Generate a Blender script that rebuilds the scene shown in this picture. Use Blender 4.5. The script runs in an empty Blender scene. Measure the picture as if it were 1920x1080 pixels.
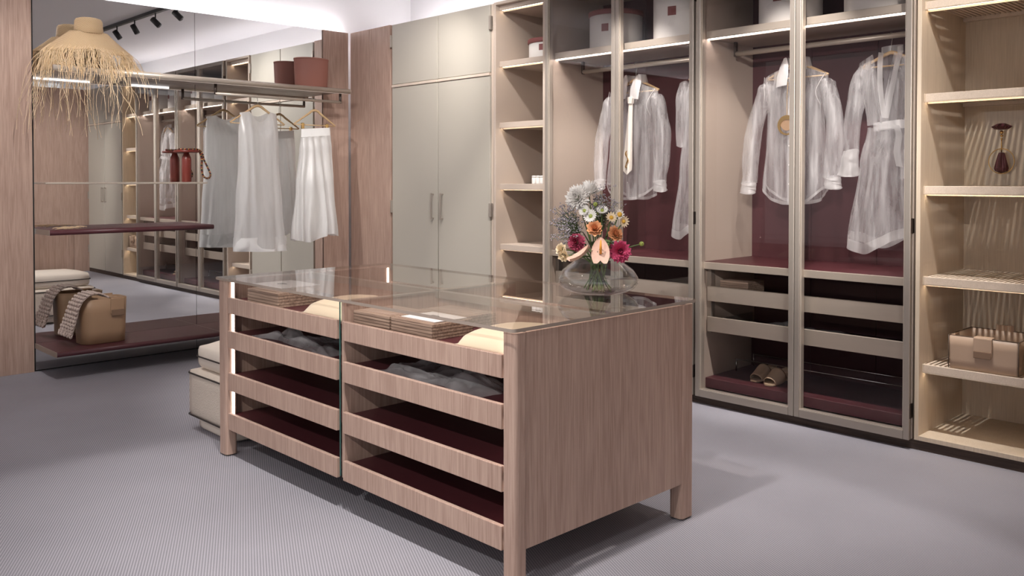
import bpy, bmesh, math, random
from mathutils import Vector, Matrix, noise
rnd = random.Random(7)
S = bpy.context.scene
C = S.collection
PI = math.pi

# ------------------------------------------------------------------ camera, world, exposure
cam_d = bpy.data.cameras.new('camera')
cam = bpy.data.objects.new('camera', cam_d); C.objects.link(cam)
YAW, PITCH = 0.7691, 0.018397
cam.location = (0, 0, 1.4)
cam.rotation_euler = (PI / 2 - PITCH, 0, -YAW)
cam_d.sensor_width = 36.0
cam_d.lens = 1638.2 / 1920 * 36.0
cam_d.shift_y = -(540 - 366.7) / 1920
cam_d.clip_start = 0.05
S.camera = cam
S.view_settings.view_transform = 'Standard'
S.view_settings.look = 'None'
S.view_settings.gamma = 1.0
S.view_settings.use_curve_mapping = False
S.view_settings.exposure = 0.0
w = bpy.data.worlds.new('shop_ambient'); S.world = w; w.use_nodes = True
w.node_tree.nodes['Background'].inputs[0].default_value = (1.0, 0.97, 0.975, 1)
w.node_tree.nodes['Background'].inputs[1].default_value = 0.7
SPOT_W = 95.0          # power of one track head
LED_WARM = (1.0, 0.80, 0.58)
LED_COOL = (1.0, 0.96, 0.98)
LED_PINK = (1.0, 0.83, 0.72)

# ------------------------------------------------------------------ materials
def new_mat(name):
    m = bpy.data.materials.new(name); m.use_nodes = True
    nt = m.node_tree
    return m, nt, nt.nodes['Principled BSDF']
def N(nt, t, **kw):
    n = nt.nodes.new(t)
    for k, v in kw.items(): setattr(n, k, v)
    return n
def plain(name, col, rough=0.5, metal=0.0, bump=0.0, bscale=200.0, var=0.0, vscale=3.0, spec=0.5, sheen=0.0):
    m, nt, p = new_mat(name)
    p.inputs['Base Color'].default_value = (*col, 1)
    p.inputs['Roughness'].default_value = rough
    p.inputs['Metallic'].default_value = metal
    p.inputs['Specular IOR Level'].default_value = spec
    if sheen: p.inputs['Sheen Weight'].default_value = sheen
    tc = N(nt, 'ShaderNodeTexCoord')
    if var:
        nz = N(nt, 'ShaderNodeTexNoise'); nz.inputs['Scale'].default_value = vscale; nz.inputs['Detail'].default_value = 5
        nt.links.new(tc.outputs['Object'], nz.inputs['Vector'])
        mx = N(nt, 'ShaderNodeMix', data_type='RGBA')
        mx.inputs[6].default_value = tuple(c * (1 - var) for c in col) + (1,)
        mx.inputs[7].default_value = tuple(min(1, c * (1 + var)) for c in col) + (1,)
        nt.links.new(nz.outputs['Fac'], mx.inputs[0]); nt.links.new(mx.outputs[2], p.inputs['Base Color'])
    if bump:
        nz = N(nt, 'ShaderNodeTexNoise'); nz.inputs['Scale'].default_value = bscale; nz.inputs['Detail'].default_value = 3
        nt.links.new(tc.outputs['Object'], nz.inputs['Vector'])
        b = N(nt, 'ShaderNodeBump'); b.inputs['Strength'].default_value = bump; b.inputs['Distance'].default_value = 0.004
        nt.links.new(nz.outputs['Fac'], b.inputs['Height']); nt.links.new(b.outputs[0], p.inputs['Normal'])
    return m
def wood(name, lo, hi, axis=2, rough=0.5, fine=95.0, bump=0.12, cath=1.0):
    """straight grain along one world axis, fine pores plus a few wider cathedral figures"""
    m, nt, p = new_mat(name)
    tc = N(nt, 'ShaderNodeTexCoord')
    def mapped(across, along):
        mp = N(nt, 'ShaderNodeMapping'); s = [across] * 3; s[axis] = along
        mp.inputs['Scale'].default_value = s
        nt.links.new(tc.outputs['Object'], mp.inputs['Vector']); return mp
    n1 = N(nt, 'ShaderNodeTexNoise'); n1.inputs['Scale'].default_value = 1.0; n1.inputs['Detail'].default_value = 4; n1.inputs['Roughness'].default_value = 0.65
    nt.links.new(mapped(fine * 2.2, 5.0).outputs[0], n1.inputs['Vector'])
    n2 = N(nt, 'ShaderNodeTexNoise'); n2.inputs['Scale'].default_value = 1.0; n2.inputs['Detail'].default_value = 3; n2.inputs['Distortion'].default_value = 0.6
    nt.links.new(mapped(9.0, 0.55).outputs[0], n2.inputs['Vector'])
    wv = N(nt, 'ShaderNodeMath', operation='SINE')
    ml = N(nt, 'ShaderNodeMath', operation='MULTIPLY'); ml.inputs[1].default_value = 60.0
    nt.links.new(n2.outputs['Fac'], ml.inputs[0]); nt.links.new(ml.outputs[0], wv.inputs[0])
    a1 = N(nt, 'ShaderNodeMath', operation='MULTIPLY_ADD'); a1.inputs[1].default_value = 0.06 * cath; a1.inputs[2].default_value = 0.0
    nt.links.new(wv.outputs[0], a1.inputs[0])
    a2 = N(nt, 'ShaderNodeMath', operation='ADD')
    nt.links.new(n1.outputs['Fac'], a2.inputs[0]); nt.links.new(a1.outputs[0], a2.inputs[1])
    a3 = N(nt, 'ShaderNodeMath', operation='MULTIPLY_ADD'); a3.inputs[1].default_value = 0.3
    nt.links.new(n2.outputs['Fac'], a3.inputs[0]); nt.links.new(a2.outputs[0], a3.inputs[2])
    cr = N(nt, 'ShaderNodeValToRGB')
    cr.color_ramp.elements[0].position = 0.44; cr.color_ramp.elements[0].color = (*lo, 1)
    cr.color_ramp.elements[1].position = 0.82; cr.color_ramp.elements[1].color = (*hi, 1)
    nt.links.new(a3.outputs[0], cr.inputs[0]); nt.links.new(cr.outputs[0], p.inputs['Base Color'])
    p.inputs['Roughness'].default_value = rough; p.inputs['Specular IOR Level'].default_value = 0.35
    b = N(nt, 'ShaderNodeBump'); b.inputs['Strength'].default_value = bump; b.inputs['Distance'].default_value = 0.002
    nt.links.new(n1.outputs['Fac'], b.inputs['Height']); nt.links.new(b.outputs[0], p.inputs['Normal'])
    return m
def emit(name, col, s):
    m = bpy.data.materials.new(name); m.use_nodes = True; nt = m.node_tree; nt.nodes.clear()
    e = N(nt, 'ShaderNodeEmission'); e.inputs[0].default_value = (*col, 1); e.inputs[1].default_value = s
    o = N(nt, 'ShaderNodeOutputMaterial'); nt.links.new(e.outputs[0], o.inputs[0]); return m
def thin_glass(name, tint=(1, 1, 1), ior=1.45, rough=0.0):
    m = bpy.data.materials.new(name); m.use_nodes = True; nt = m.node_tree; nt.nodes.clear()
    t = N(nt, 'ShaderNodeBsdfTransparent'); t.inputs[0].default_value = (*tint, 1)
    g = N(nt, 'ShaderNodeBsdfGlossy'); g.inputs['Roughness'].default_value = rough; g.inputs[0].default_value = (1, 1, 1, 1)
    f = N(nt, 'ShaderNodeFresnel')
    ge = N(nt, 'ShaderNodeNewGeometry'); mi = N(nt, 'ShaderNodeMapRange')     # same reflectance from both sides of the thin sheet
    mi.inputs[3].default_value = ior; mi.inputs[4].default_value = 1.0 / ior
    nt.links.new(ge.outputs['Backfacing'], mi.inputs[0]); nt.links.new(mi.outputs[0], f.inputs[0])
    mx = N(nt, 'ShaderNodeMixShader'); o = N(nt, 'ShaderNodeOutputMaterial')
    nt.links.new(f.outputs[0], mx.inputs[0]); nt.links.new(t.outputs[0], mx.inputs[1]); nt.links.new(g.outputs[0], mx.inputs[2])
    nt.links.new(mx.outputs[0], o.inputs[0]); return m
def sheer(name, col, alpha, var=0.25, nscale=30, zs=0.09):
    """translucent organza: part of the light goes straight through, the threads scatter the rest"""
    m = bpy.data.materials.new(name); m.use_nodes = True; nt = m.node_tree; nt.nodes.clear()
    t = N(nt, 'ShaderNodeBsdfTransparent'); d = N(nt, 'ShaderNodeBsdfDiffuse'); l = N(nt, 'ShaderNodeBsdfTranslucent'); g = N(nt, 'ShaderNodeBsdfGlossy')
    d.inputs[0].default_value = (*col, 1); l.inputs[0].default_value = (*col, 1)
    g.inputs[0].default_value = (*col, 1); g.inputs['Roughness'].default_value = 0.38
    m1 = N(nt, 'ShaderNodeMixShader'); m1.inputs[0].default_value = 0.4
    m2 = N(nt, 'ShaderNodeMixShader'); m2.inputs[0].default_value = 0.12
    m3 = N(nt, 'ShaderNodeMixShader'); o = N(nt, 'ShaderNodeOutputMaterial')
    tc = N(nt, 'ShaderNodeTexCoord'); nz = N(nt, 'ShaderNodeTexNoise'); nz.inputs['Scale'].default_value = nscale; nz.inputs['Detail'].default_value = 5
    mp = N(nt, 'ShaderNodeMapping'); mp.inputs['Scale'].default_value = (1, 1, zs)
    mr = N(nt, 'ShaderNodeMapRange'); mr.inputs[1].default_value = 0.3; mr.inputs[2].default_value = 0.7
    mr.inputs[3].default_value = alpha * (1 - var); mr.inputs[4].default_value = min(1, alpha * (1 + var))
    nt.links.new(tc.outputs['Object'], mp.inputs[0]); nt.links.new(mp.outputs[0], nz.inputs['Vector']); nt.links.new(nz.outputs['Fac'], mr.inputs[0])
    nt.links.new(d.outputs[0], m1.inputs[1]); nt.links.new(l.outputs[0], m1.inputs[2])
    nt.links.new(m1.outputs[0], m2.inputs[1]); nt.links.new(g.outputs[0], m2.inputs[2])
    nt.links.new(mr.outputs[0], m3.inputs[0]); nt.links.new(t.outputs[0], m3.inputs[1]); nt.links.new(m2.outputs[0], m3.inputs[2])
    nt.links.new(m3.outputs[0], o.inputs[0]); return m
def clear_glass(name, col=(1, 1, 1), ior=1.48):
    m, nt, p = new_mat(name)
    p.inputs['Base Color'].default_value = (*col, 1); p.inputs['Roughness'].default_value = 0.0
    p.inputs['Transmission Weight'].default_value = 1.0; p.inputs['IOR'].default_value = ior
    return m
def carpet_mat():
    m, nt, p = new_mat('ribbed_carpet')
    tc = N(nt, 'ShaderNodeTexCoord')
    mp = N(nt, 'ShaderNodeMapping'); mp.inputs['Rotation'].default_value = (0, 0, math.radians(27))
    nt.links.new(tc.outputs['Object'], mp.inputs[0])
    wv = N(nt, 'ShaderNodeTexWave', wave_type='BANDS', bands_direction='X'); wv.inputs['Scale'].default_value = 31.0
    wv.inputs['Distortion'].default_value = 0.35; wv.inputs['Detail'].default_value = 1.0; wv.inputs['Detail Scale'].default_value = 4.0
    nt.links.new(mp.outputs[0], wv.inputs['Vector'])
    n1 = N(nt, 'ShaderNodeTexNoise'); n1.inputs['Scale'].default_value = 420; n1.inputs['Detail'].default_value = 2
    n2 = N(nt, 'ShaderNodeTexNoise'); n2.inputs['Scale'].default_value = 1.6; n2.inputs['Detail'].default_value = 3
    for n in (n1, n2): nt.links.new(tc.outputs['Object'], n.inputs['Vector'])
    a = N(nt, 'ShaderNodeMath', operation='MULTIPLY_ADD'); a.inputs[1].default_value = 0.55
    nt.links.new(n1.outputs['Fac'], a.inputs[0]); 
    a0 = N(nt, 'ShaderNodeMath', operation='MULTIPLY'); a0.inputs[1].default_value = 0.5; nt.links.new(wv.outputs['Fac'], a0.inputs[0]); nt.links.new(a0.outputs[0], a.inputs[2])
    b = N(nt, 'ShaderNodeMath', operation='MULTIPLY_ADD'); b.inputs[1].default_value = 0.25
    nt.links.new(n2.outputs['Fac'], b.inputs[0]); nt.links.new(a.outputs[0], b.inputs[2])
    cr = N(nt, 'ShaderNodeValToRGB')
    cr.color_ramp.elements[0].position = 0.2; cr.color_ramp.elements[0].color = (0.150, 0.145, 0.166, 1)
    cr.color_ramp.elements[1].position = 0.95; cr.color_ramp.elements[1].color = (0.42, 0.405, 0.45, 1)
    nt.links.new(b.outputs[0], cr.inputs[0]); nt.links.new(cr.outputs[0], p.inputs['Base Color'])
    p.inputs['Roughness'].default_value = 0.75; p.inputs['Specular IOR Level'].default_value = 0.25
    bm = N(nt, 'ShaderNodeBump'); bm.inputs['Strength'].default_value = 0.25; bm.inputs['Distance'].default_value = 0.002
    nt.links.new(a.outputs[0], bm.inputs['Height']); nt.links.new(bm.outputs[0], p.inputs['Normal'])
    return m
M = {}
M['carpet'] = carpet_mat()
M['wood'] = wood('rose_oak_veneer', (0.345, 0.225, 0.180), (0.50, 0.355, 0.290))
M['wood_h'] = wood('rose_oak_horizontal', (0.26, 0.185, 0.15), (0.46, 0.345, 0.285), axis=1)
M['box_wood'] = wood('striped_box_wood', (0.20, 0.135, 0.105), (0.44, 0.32, 0.25), axis=1, fine=60)
M['plinth'] = wood('dark_plinth_wood', (0.035, 0.022, 0.018), (0.085, 0.055, 0.042), axis=1)
M['cream_oak'] = wood('pale_cream_oak', (0.56, 0.455, 0.345), (0.70, 0.585, 0.46), fine=120, bump=0.05, cath=0.5)
M['cream_slat'] = wood('pale_cream_slat', (0.58, 0.47, 0.375), (0.72, 0.60, 0.49), axis=0, fine=120, bump=0.05, cath=0.5)
M['sand'] = plain('sand_interior_lacquer', (0.51, 0.42, 0.355), 0.55, var=0.03)
M['greige'] = plain('greige_door_lacquer', (0.45, 0.415, 0.36), 0.45, var=0.02)
M['greige_edge'] = plain('pale_edge_lacquer', (0.60, 0.50, 0.42), 0.5)
M['metal'] = plain('champagne_metal', (0.40, 0.35, 0.305), 0.42, 0.55)
M['metal_light'] = plain('pale_champagne_metal', (0.56, 0.49, 0.42), 0.38, 0.45)
M['bronze'] = plain('dark_bronze_metal', (0.11, 0.085, 0.075), 0.4, 0.7)
M['burgundy'] = plain('burgundy_leather', (0.085, 0.021, 0.027), 0.42, bump=0.08, bscale=300, var=0.15, vscale=25)
M['burgundy_back'] = plain('burgundy_back_panel', (0.066, 0.017, 0.022), 0.5, var=0.1)
M['white'] = plain('white_paint', (0.80, 0.79, 0.80), 0.8)
M['ceiling'] = plain('ceiling_paint', (0.70, 0.69, 0.71), 0.85)
M['dark'] = plain('dark_void', (0.02, 0.017, 0.017), 0.7)
M['black'] = plain('black_metal', (0.015, 0.014, 0.015), 0.45)
M['rubber'] = plain('black_rubber', (0.012, 0.012, 0.012), 0.6)
M['mirror'] = plain('silver_mirror', (0.86, 0.87, 0.87), 0.0, 1.0)
M['pane'] = thin_glass('door_glass', (0.93, 0.915, 0.905), 1.42)
M['top_glass'] = thin_glass('bronze_top_glass', (0.90, 0.85, 0.80), 1.85)
M['glass_edge'] = plain('glass_edge', (0.33, 0.27, 0.23), 0.25)
M['green_glass'] = thin_glass('green_edge_glass', (0.75, 0.93, 0.88), 1.5)
M['acrylic'] = thin_glass('clear_acrylic', (0.97, 0.965, 0.95), 1.4)
M['organza'] = sheer('white_organza', (0.96, 0.95, 0.97), 0.27, 0.7)
M['organza_dense'] = sheer('doubled_organza', (0.95, 0.94, 0.95), 0.50, 0.15)
M['organza_fold'] = sheer('crumpled_organza', (0.97, 0.96, 0.98), 0.36, 0.45, 6, 1.0)
M['linen'] = sheer('white_voile', (0.92, 0.91, 0.905), 0.86, 0.08)
M['linen_dense'] = plain('white_voile_hem', (0.86, 0.85, 0.845), 0.8)
M['silk'] = plain('cream_silk', (0.82, 0.76, 0.70), 0.45, sheen=0.3)
M['beech'] = wood('beech_hanger', (0.50, 0.33, 0.17), (0.68, 0.48, 0.28), axis=0)
M['chrome'] = plain('chrome', (0.75, 0.74, 0.73), 0.18, 1.0)
M['gold'] = plain('gold', (0.72, 0.47, 0.19), 0.25, 1.0)
M['felt'] = plain('white_felt', (0.70, 0.675, 0.66), 0.9, bump=0.25, bscale=250)
M['lid'] = plain('dusty_burgundy_lid', (0.19, 0.06, 0.06), 0.6)
M['terracotta'] = plain('terracotta_leather', (0.36, 0.15, 0.115), 0.5, bump=0.05, var=0.05)
M['red_glaze'] = plain('brick_red_glaze', (0.17, 0.026, 0.018), 0.35)
M['straw'] = plain('straw', (0.70, 0.50, 0.28), 0.7, var=0.2, vscale=40)
M['straw_pale'] = plain('pale_raffia', (0.76, 0.58, 0.38), 0.7, var=0.2, vscale=60)
M['tan'] = plain('tan_leather', (0.36, 0.225, 0.135), 0.5, bump=0.06, bscale=350, var=0.07)
M['tan_dark'] = plain('tan_leather_dark', (0.22, 0.135, 0.085), 0.5)
M['nude'] = plain('nude_leather', (0.47, 0.33, 0.235), 0.42, bump=0.05, bscale=350)
M['suede'] = plain('sand_suede', (0.60, 0.44, 0.30), 0.7, bump=0.1, bscale=300)
M['nude_edge'] = plain('dark_leather_edge', (0.10, 0.065, 0.045), 0.5)
M['knit'] = plain('rose_knit', (0.50, 0.40, 0.355), 0.9, bump=0.4, bscale=400)
M['boucle'] = plain('cream_boucle', (0.66, 0.57, 0.49), 0.95, bump=0.9, bscale=130, var=0.08, vscale=120)
M['boucle_smooth'] = plain('cream_seat_fabric', (0.72, 0.635, 0.555), 0.95, bump=0.2, bscale=300)
M['piping'] = plain('black_piping', (0.03, 0.022, 0.02), 0.6)
M['cushion'] = plain('cream_velvet', (0.74, 0.62, 0.46), 0.8, bump=0.1, bscale=200, sheen=0.4)
M['paper'] = plain('white_paper', (0.80, 0.78, 0.80), 0.7)
M['led_warm'] = emit('warm_led', LED_WARM, 15.0)
M['led_pink'] = emit('rose_led', LED_PINK, 10.0)
M['highlight_glow'] = emit('painted_tube_highlight', LED_PINK, .8)  # glow for the painted highlight below the shelf tube, not a lamp
M['led_cool'] = emit('cove_led', LED_COOL, 30.0)
M['led_wardrobe'] = emit('wardrobe_led', (1.0, 0.88, 0.82), 32.0)
M['lens'] = emit('lamp_lens', (1, 0.97, 0.93), 18.0)
M['vase_thin'] = thin_glass('vase_glass', (0.975, 0.98, 0.98), 1.75)
M['water_thin'] = thin_glass('water_surface', (0.96, 0.97, 0.965), 1.2)
M['water'] = clear_glass('water', (0.98, 1, 0.99), 1.33)
M['vase_glass'] = clear_glass('vase_glass', (0.985, 0.985, 0.985), 1.47)
M['stem'] = plain('stem_green', (0.10, 0.15, 0.045), 0.5, var=0.2, vscale=30)
M['stem_dark'] = plain('stem_dark', (0.045, 0.04, 0.025), 0.5)
M['leaf'] = plain('leaf_green', (0.09, 0.13, 0.05), 0.5, var=0.3, vscale=30)
M['bud'] = plain('bud_green', (0.36, 0.42, 0.09), 0.5)
def petal(name, col, sss=0.25):
    m = plain(name, col, 0.6, var=0.12, vscale=60)
    return m
M['p_white'] = petal('white_petal', (0.88, 0.85, 0.82))
M['p_cream'] = petal('cream_petal', (0.80, 0.66, 0.46))
M['p_peach'] = petal('peach_petal', (0.80, 0.40, 0.20))
M['p_blush'] = petal('blush_petal', (0.66, 0.42, 0.33))
M['p_pink'] = petal('magenta_petal', (0.60, 0.085, 0.19))
M['p_rasp'] = petal('raspberry_petal', (0.36, 0.05, 0.10))
M['p_grey'] = petal('mauve_sprig', (0.33, 0.30, 0.33))
M['p_orange'] = petal('orange_spadix', (0.78, 0.33, 0.05))
M['p_yellow'] = petal('yellow_centre', (0.78, 0.45, 0.06))

# ------------------------------------------------------------------ mesh helpers
def obj(name, me, mat, parent=None, smooth=False):
    if isinstance(me, bmesh.types.BMesh):
        bm = me; me = bpy.data.meshes.new(name); bm.to_mesh(me); bm.free()
    o = bpy.data.objects.new(name, me); C.objects.link(o)
    mats = mat if isinstance(mat, (list, tuple)) else [mat]
    if not me.materials:
        for m in mats: me.materials.append(M[m] if isinstance(m, str) else m)
    if smooth:
        for p in me.polygons: p.use_smooth = True
    if parent is not None:
        o.parent = parent
        o.matrix_parent_inverse = Matrix.Translation(-parent.location) if parent.type == 'EMPTY' else Matrix.Identity(4)
    return o
def thing(name, label, cat, loc=(0, 0, 0), group=None):
    o = bpy.data.objects.new(name, None); C.objects.link(o); o.location = loc; o.empty_display_size = 0.1
    return tag(o, label, cat, group)
def tag(o, label, cat, group=None):
    o['label'] = label; o['category'] = cat
    if group: o['group'] = group
    return o
def struct(o): o['kind'] = 'structure'; return o
def bm_box(bm, x0, x1, y0, y1, z0, z1, bev=0.0, seg=2):
    r = bmesh.ops.create_cube(bm, size=1.0)
    vs = r['verts']
    for v in vs:
        v.co = Vector(((x0 + x1) / 2 + v.co.x * (x1 - x0), (y0 + y1) / 2 + v.co.y * (y1 - y0), (z0 + z1) / 2 + v.co.z * (z1 - z0)))
    if bev:
        es = list({e for v in vs for e in v.link_edges})
        bmesh.ops.bevel(bm, geom=es, offset=bev, segments=seg, affect='EDGES', profile=0.5)
    return bm
def box(name, x0, x1, y0, y1, z0, z1, mat, parent=None, bev=0.0015, seg=1, smooth=False):
    bm = bmesh.new(); bm_box(bm, x0, x1, y0, y1, z0, z1, bev, seg)
    return obj(name, bm, mat, parent, smooth)
def bm_tube(bm, pts, r, n=10, cap=True):
    pts = [Vector(p) for p in pts]
    rs = r if isinstance(r, (list, tuple)) else [r] * len(pts)
    rings = []
    up = None
    for i, p in enumerate(pts):
        t = (pts[min(i + 1, len(pts) - 1)] - pts[max(i - 1, 0)]).normalized()
        if up is None:
            up = Vector((0, 0, 1)) if abs(t.z) < 0.9 else Vector((1, 0, 0))
        a = t.cross(up).normalized(); b = a.cross(t).normalized(); up = b
        rings.append([bm.verts.new(p + (a * math.cos(2 * PI * k / n) + b * math.sin(2 * PI * k / n)) * rs[i]) for k in range(n)])
    for i in range(len(rings) - 1):
        for k in range(n):
            bm.faces.new((rings[i][k], rings[i][(k + 1) % n], rings[i + 1][(k + 1) % n], rings[i + 1][k]))
    if cap:
        bm.faces.new(rings[0][::-1]); bm.faces.new(rings[-1])
    return bm
def tube(name, pts, r, mat, parent=None, n=12, smooth=True):
    bm = bmesh.new(); bm_tube(bm, pts, r, n); bmesh.ops.recalc_face_normals(bm, faces=bm.faces)
    o = obj(name, bm, mat, parent, smooth)
    return o
def bm_lathe(bm, prof, c, n=32, sx=1.0, sy=1.0, close=False):
    rings = []
    for r, z in prof:
        if r < 1e-5: rings.append([bm.verts.new((c[0], c[1], c[2] + z))])
        else: rings.append([bm.verts.new((c[0] + r * sx * math.cos(2 * PI * k / n), c[1] + r * sy * math.sin(2 * PI * k / n), c[2] + z)) for k in range(n)])
    idx = list(range(len(rings) - 1)) 
    pairs = [(i, i + 1) for i in idx] + ([(len(rings) - 1, 0)] if close else [])
    for i, j in pairs:
        A, B = rings[i], rings[j]
        for k in range(n):
            if len(A) == 1 and len(B) == 1: continue
            if len(A) == 1: bm.faces.new((A[0], B[(k + 1) % n], B[k]))
            elif len(B) == 1: bm.faces.new((A[k], A[(k + 1) % n], B[0]))
            else: bm.faces.new((A[k], A[(k + 1) % n], B[(k + 1) % n], B[k]))
    bmesh.ops.recalc_face_normals(bm, faces=bm.faces)
    return bm
def lathe(name, prof, c, mat, parent=None, n=32, sx=1.0, sy=1.0, smooth=True, close=False):
    bm = bmesh.new(); bm_lathe(bm, prof, c, n, sx, sy, close)
    return obj(name, bm, mat, parent, smooth)
def bm_quad(bm, *ps): return bm.faces.new([bm.verts.new(p) for p in ps])
def spline(keys, m):
    """Catmull-Rom through keyed tuples, m samples per span"""
    out = []
    K = [keys[0]] + list(keys) + [keys[-1]]
    for i in range(1, len(K) - 2):
        for s in range(m):
            t = s / m
            out.append(tuple(0.5 * ((2 * b) + (c - a) * t + (2 * a - 5 * b + 4 * c - d) * t * t + (3 * b - a - 3 * c + d) * t ** 3)
                             for a, b, c, d in zip(K[i - 1], K[i], K[i + 1], K[i + 2])))
    out.append(tuple(keys[-1]))
    return out
def copy_tree(o, parent=None):
    c = o.copy(); C.objects.link(c); c.parent = parent
    for ch in list(o.children): copy_tree(ch, c)
    return c

# ------------------------------------------------------------------ room shell
XW, YM, TOP, ZC = 4.627, 6.965, 2.77, 3.24
XR, YB = 5.45, 7.11
struct(box('floor', -3.2, XR + .1, -4.2, YB + .1, -0.06, 0.0, 'carpet', bev=0))
struct(box('ceiling', -3.2, XR + .1, -4.2, YB + .1, ZC, ZC + .06, 'ceiling', bev=0))
struct(box('wall_right', XR, XR + .1, -4.2, YB + .1, 0, ZC, 'white', bev=0))
struct(box('wall_back', -3.2, XR, YB, YB + .1, 0, ZC, 'white', bev=0))
struct(box('wall_left', -1.6, 1.908, YM, YM + .04, 0.0, TOP, 'wood'))
struct(box('trim_1', 4.333, 4.604, YM - .004, YM + .036, 0.0, TOP, 'wood'))
t2 = bpy.data.objects.new('trim_2', None); C.objects.link(t2); struct(t2)
for a, b in ((6.335, 6.653), (6.656, 6.960)):
    box('panel', XW, XW + .03, a, b, 0.0, TOP, 'wood', t2)
struct(box('wall_front', 2.2, XW + .2, -0.25, -0.21, 0.0, TOP, 'wood'))
struct(box('baseboard_right', XW + .012, XW + .04, -0.16, 6.30, 0.0, 0.052, 'plinth', bev=0.001))
# dark carcass behind the mirror wall edge gap
struct(box('trim_3', 1.908, 4.333, YM + .022, YM + .036, 0.0, TOP, 'dark', bev=0))
# LED coves on top of the panels
tag(box('cove_light', -1.5, 4.60, 7.018, 7.050, TOP - .015, TOP - .006, 'led_cool', bev=0), 'cool white cove light strip glowing along the top of the mirror wall', 'light strip')
tag(box('cove_light', 5.30, 5.335, -0.1, 6.9, TOP + .004, TOP + .012, 'led_cool', bev=0), 'cool white cove light strip lying on top of the wardrobe wall, seen in the mirror', 'light strip')

# mirrors
for a, b, lb in ((1.917, 3.1235, 'tall mirror panel left of the seam, behind the straw hat and leather bag'),
                 (3.1265, 4.322, 'tall mirror panel right of the seam, behind the hanging white clothes')):
    tag(box('wall_mirror', a, b, YM, YM + .02, 0.012, TOP - .002, 'mirror', bev=0), lb, 'mirror')

# ------------------------------------------------------------------ ceiling track and spot heads
tr = thing('light_track', 'black ceiling track carrying the spotlights, seen in the mirror', 'light track', (3.84, 0, ZC))
box('rail', 3.818, 3.862, -3.4, 5.6, ZC - .035, ZC, 'black', tr, bev=0.002)
box('side_lip', 3.905, 3.915, -3.4, 5.6, ZC - .012, ZC, 'black', tr, bev=0.001)
tr2 = thing('light_track', 'black ceiling track over the drawer side of the island', 'light track', (1.4, 0, ZC))
box('rail', 1.378, 1.422, -3.4, 5.6, ZC - .035, ZC, 'black', tr2, bev=0.002)
tr3 = thing('light_track', 'added black ceiling track out of view over the open foreground carpet', 'light track', (-1.3, 0, ZC))  # unseen track, added to carry low front lights
box('rail', -1.322, -1.278, -3.4, 5.6, ZC - .035, ZC, 'black', tr3, bev=0.002)
def spot(x, y, target, label, power, ang=42, blend=0.5, col=(1, 0.955, 0.91)):
    base = Vector((x, y, ZC - .035))
    t = thing('track_spotlight', label, 'spotlight', base, 'track spotlights')
    tube('stem', [base, base - Vector((0, 0, .07))], 0.007, 'black', t, 8)
    c = base - Vector((0, 0, .095))
    d = (Vector(target) - c).normalized()
    bm = bmesh.new()
    bm_tube(bm, [c - d * .05, c - d * .048, c + d * .06, c + d * .062, c + d * .058, c + d * .045], [.020, .031, .031, .029, .026, .024], 18)
    bmesh.ops.recalc_face_normals(bm, faces=bm.faces)
    obj('lamp_head', bm, 'black', t, True)
    bm = bmesh.new(); bm_tube(bm, [c + d * .0455, c + d * .0475], .0235, 18); obj('lens', bm, 'lens', t)
    ld = bpy.data.lights.new('beam', 'SPOT'); ld.energy = power; ld.spot_size = math.radians(ang); ld.spot_blend = blend
    ld.shadow_soft_size = 0.03; ld.color = col
    lo = bpy.data.objects.new('beam', ld); C.objects.link(lo); lo.parent = t
    lo.matrix_parent_inverse = Matrix.Translation(-base)
    lo.location = c + d * .07
    lo.rotation_euler = d.to_track_quat('-Z', 'Y').to_euler()
    return t
W = SPOT_W
# heads on the wardrobe-side track
near = 'black track spotlight on the wardrobe-side track, '
spot(3.84, 4.96, (4.63, 5.95, 1.9), near + 'nearest the mirror', W * .8, 76, .9)
spot(3.84, 4.395, (4.63, 5.35, 1.9), near + 'second from the mirror', W * .8, 76, .9)
spot(3.84, 3.81, (4.75, 4.5, 1.0), near + 'third from the mirror', W * 1.7, 50)
spot(3.84, 3.27, (4.95, 3.9, 1.2), near + 'fourth from the mirror', W * 1.7, 48)
spot(3.84, 2.1, (4.95, 2.75, 1.2), near + 'fifth from the mirror', W * 1.7, 48)
spot(3.84, 1.3, (4.95, 2.05, 1.2), near + 'sixth from the mirror', W * .9, 48)
spot(3.84, 0.4, (4.7, 1.4, 0.9), near + 'seventh from the mirror', W * .4, 50)
spot(3.84, 1.75, (4.15, 2.15, 0.0), near + 'shining on the carpet before the open shelves', W * 2.2, 66, .9)
far = 'black track spotlight on the island track, '
spot(1.4, 0.2, (2.3, 2.2, 0.45), far + 'shining on the near end of the island', W * .45, 56, .8)
spot(1.4, 1.2, (2.9, 2.47, 1.15), far + 'added to light the flower vase', W * .9, 22, .8)  # extra head, added because the bouquet was unlit
spot(1.4, 3.2, (2.02, 3.3, 0.50), far + 'shining on the island drawers', W * 1.1, 64, .8)
spot(1.4, 2.1, (1.4, 2.1, 0.0), far + 'shining on the foreground carpet', W * 2.8, 82, .12)
spot(1.4, 4.4, (1.9, 6.9, 1.6), far + 'shining on the straw hat and wooden wall', W * 2.2, 54, .8)
spot(1.4, 5.2, (3.55, 6.7, 1.4), far + 'shining on the hanging tunic and skirt', W * 1.9, 42, .8)
spot(1.4, 3.4, (4.63, 5.6, 1.7), far + 'shining on the greige cabinet doors', W * 2.2, 50, .9)
spot(1.4, 3.0, (4.2, -.2, 1.2), far + 'added to light the wooden panel opposite the mirror', W * 6.0, 40, .8)  # added to brighten this panel's reflection in the mirror
spot(1.4, 5.6, (3.7, 5.0, 0.0), far + 'added to light carpet before the greige cabinet', W * 2.6, 56, .9)  # added fill for the floor beyond the island
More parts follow.
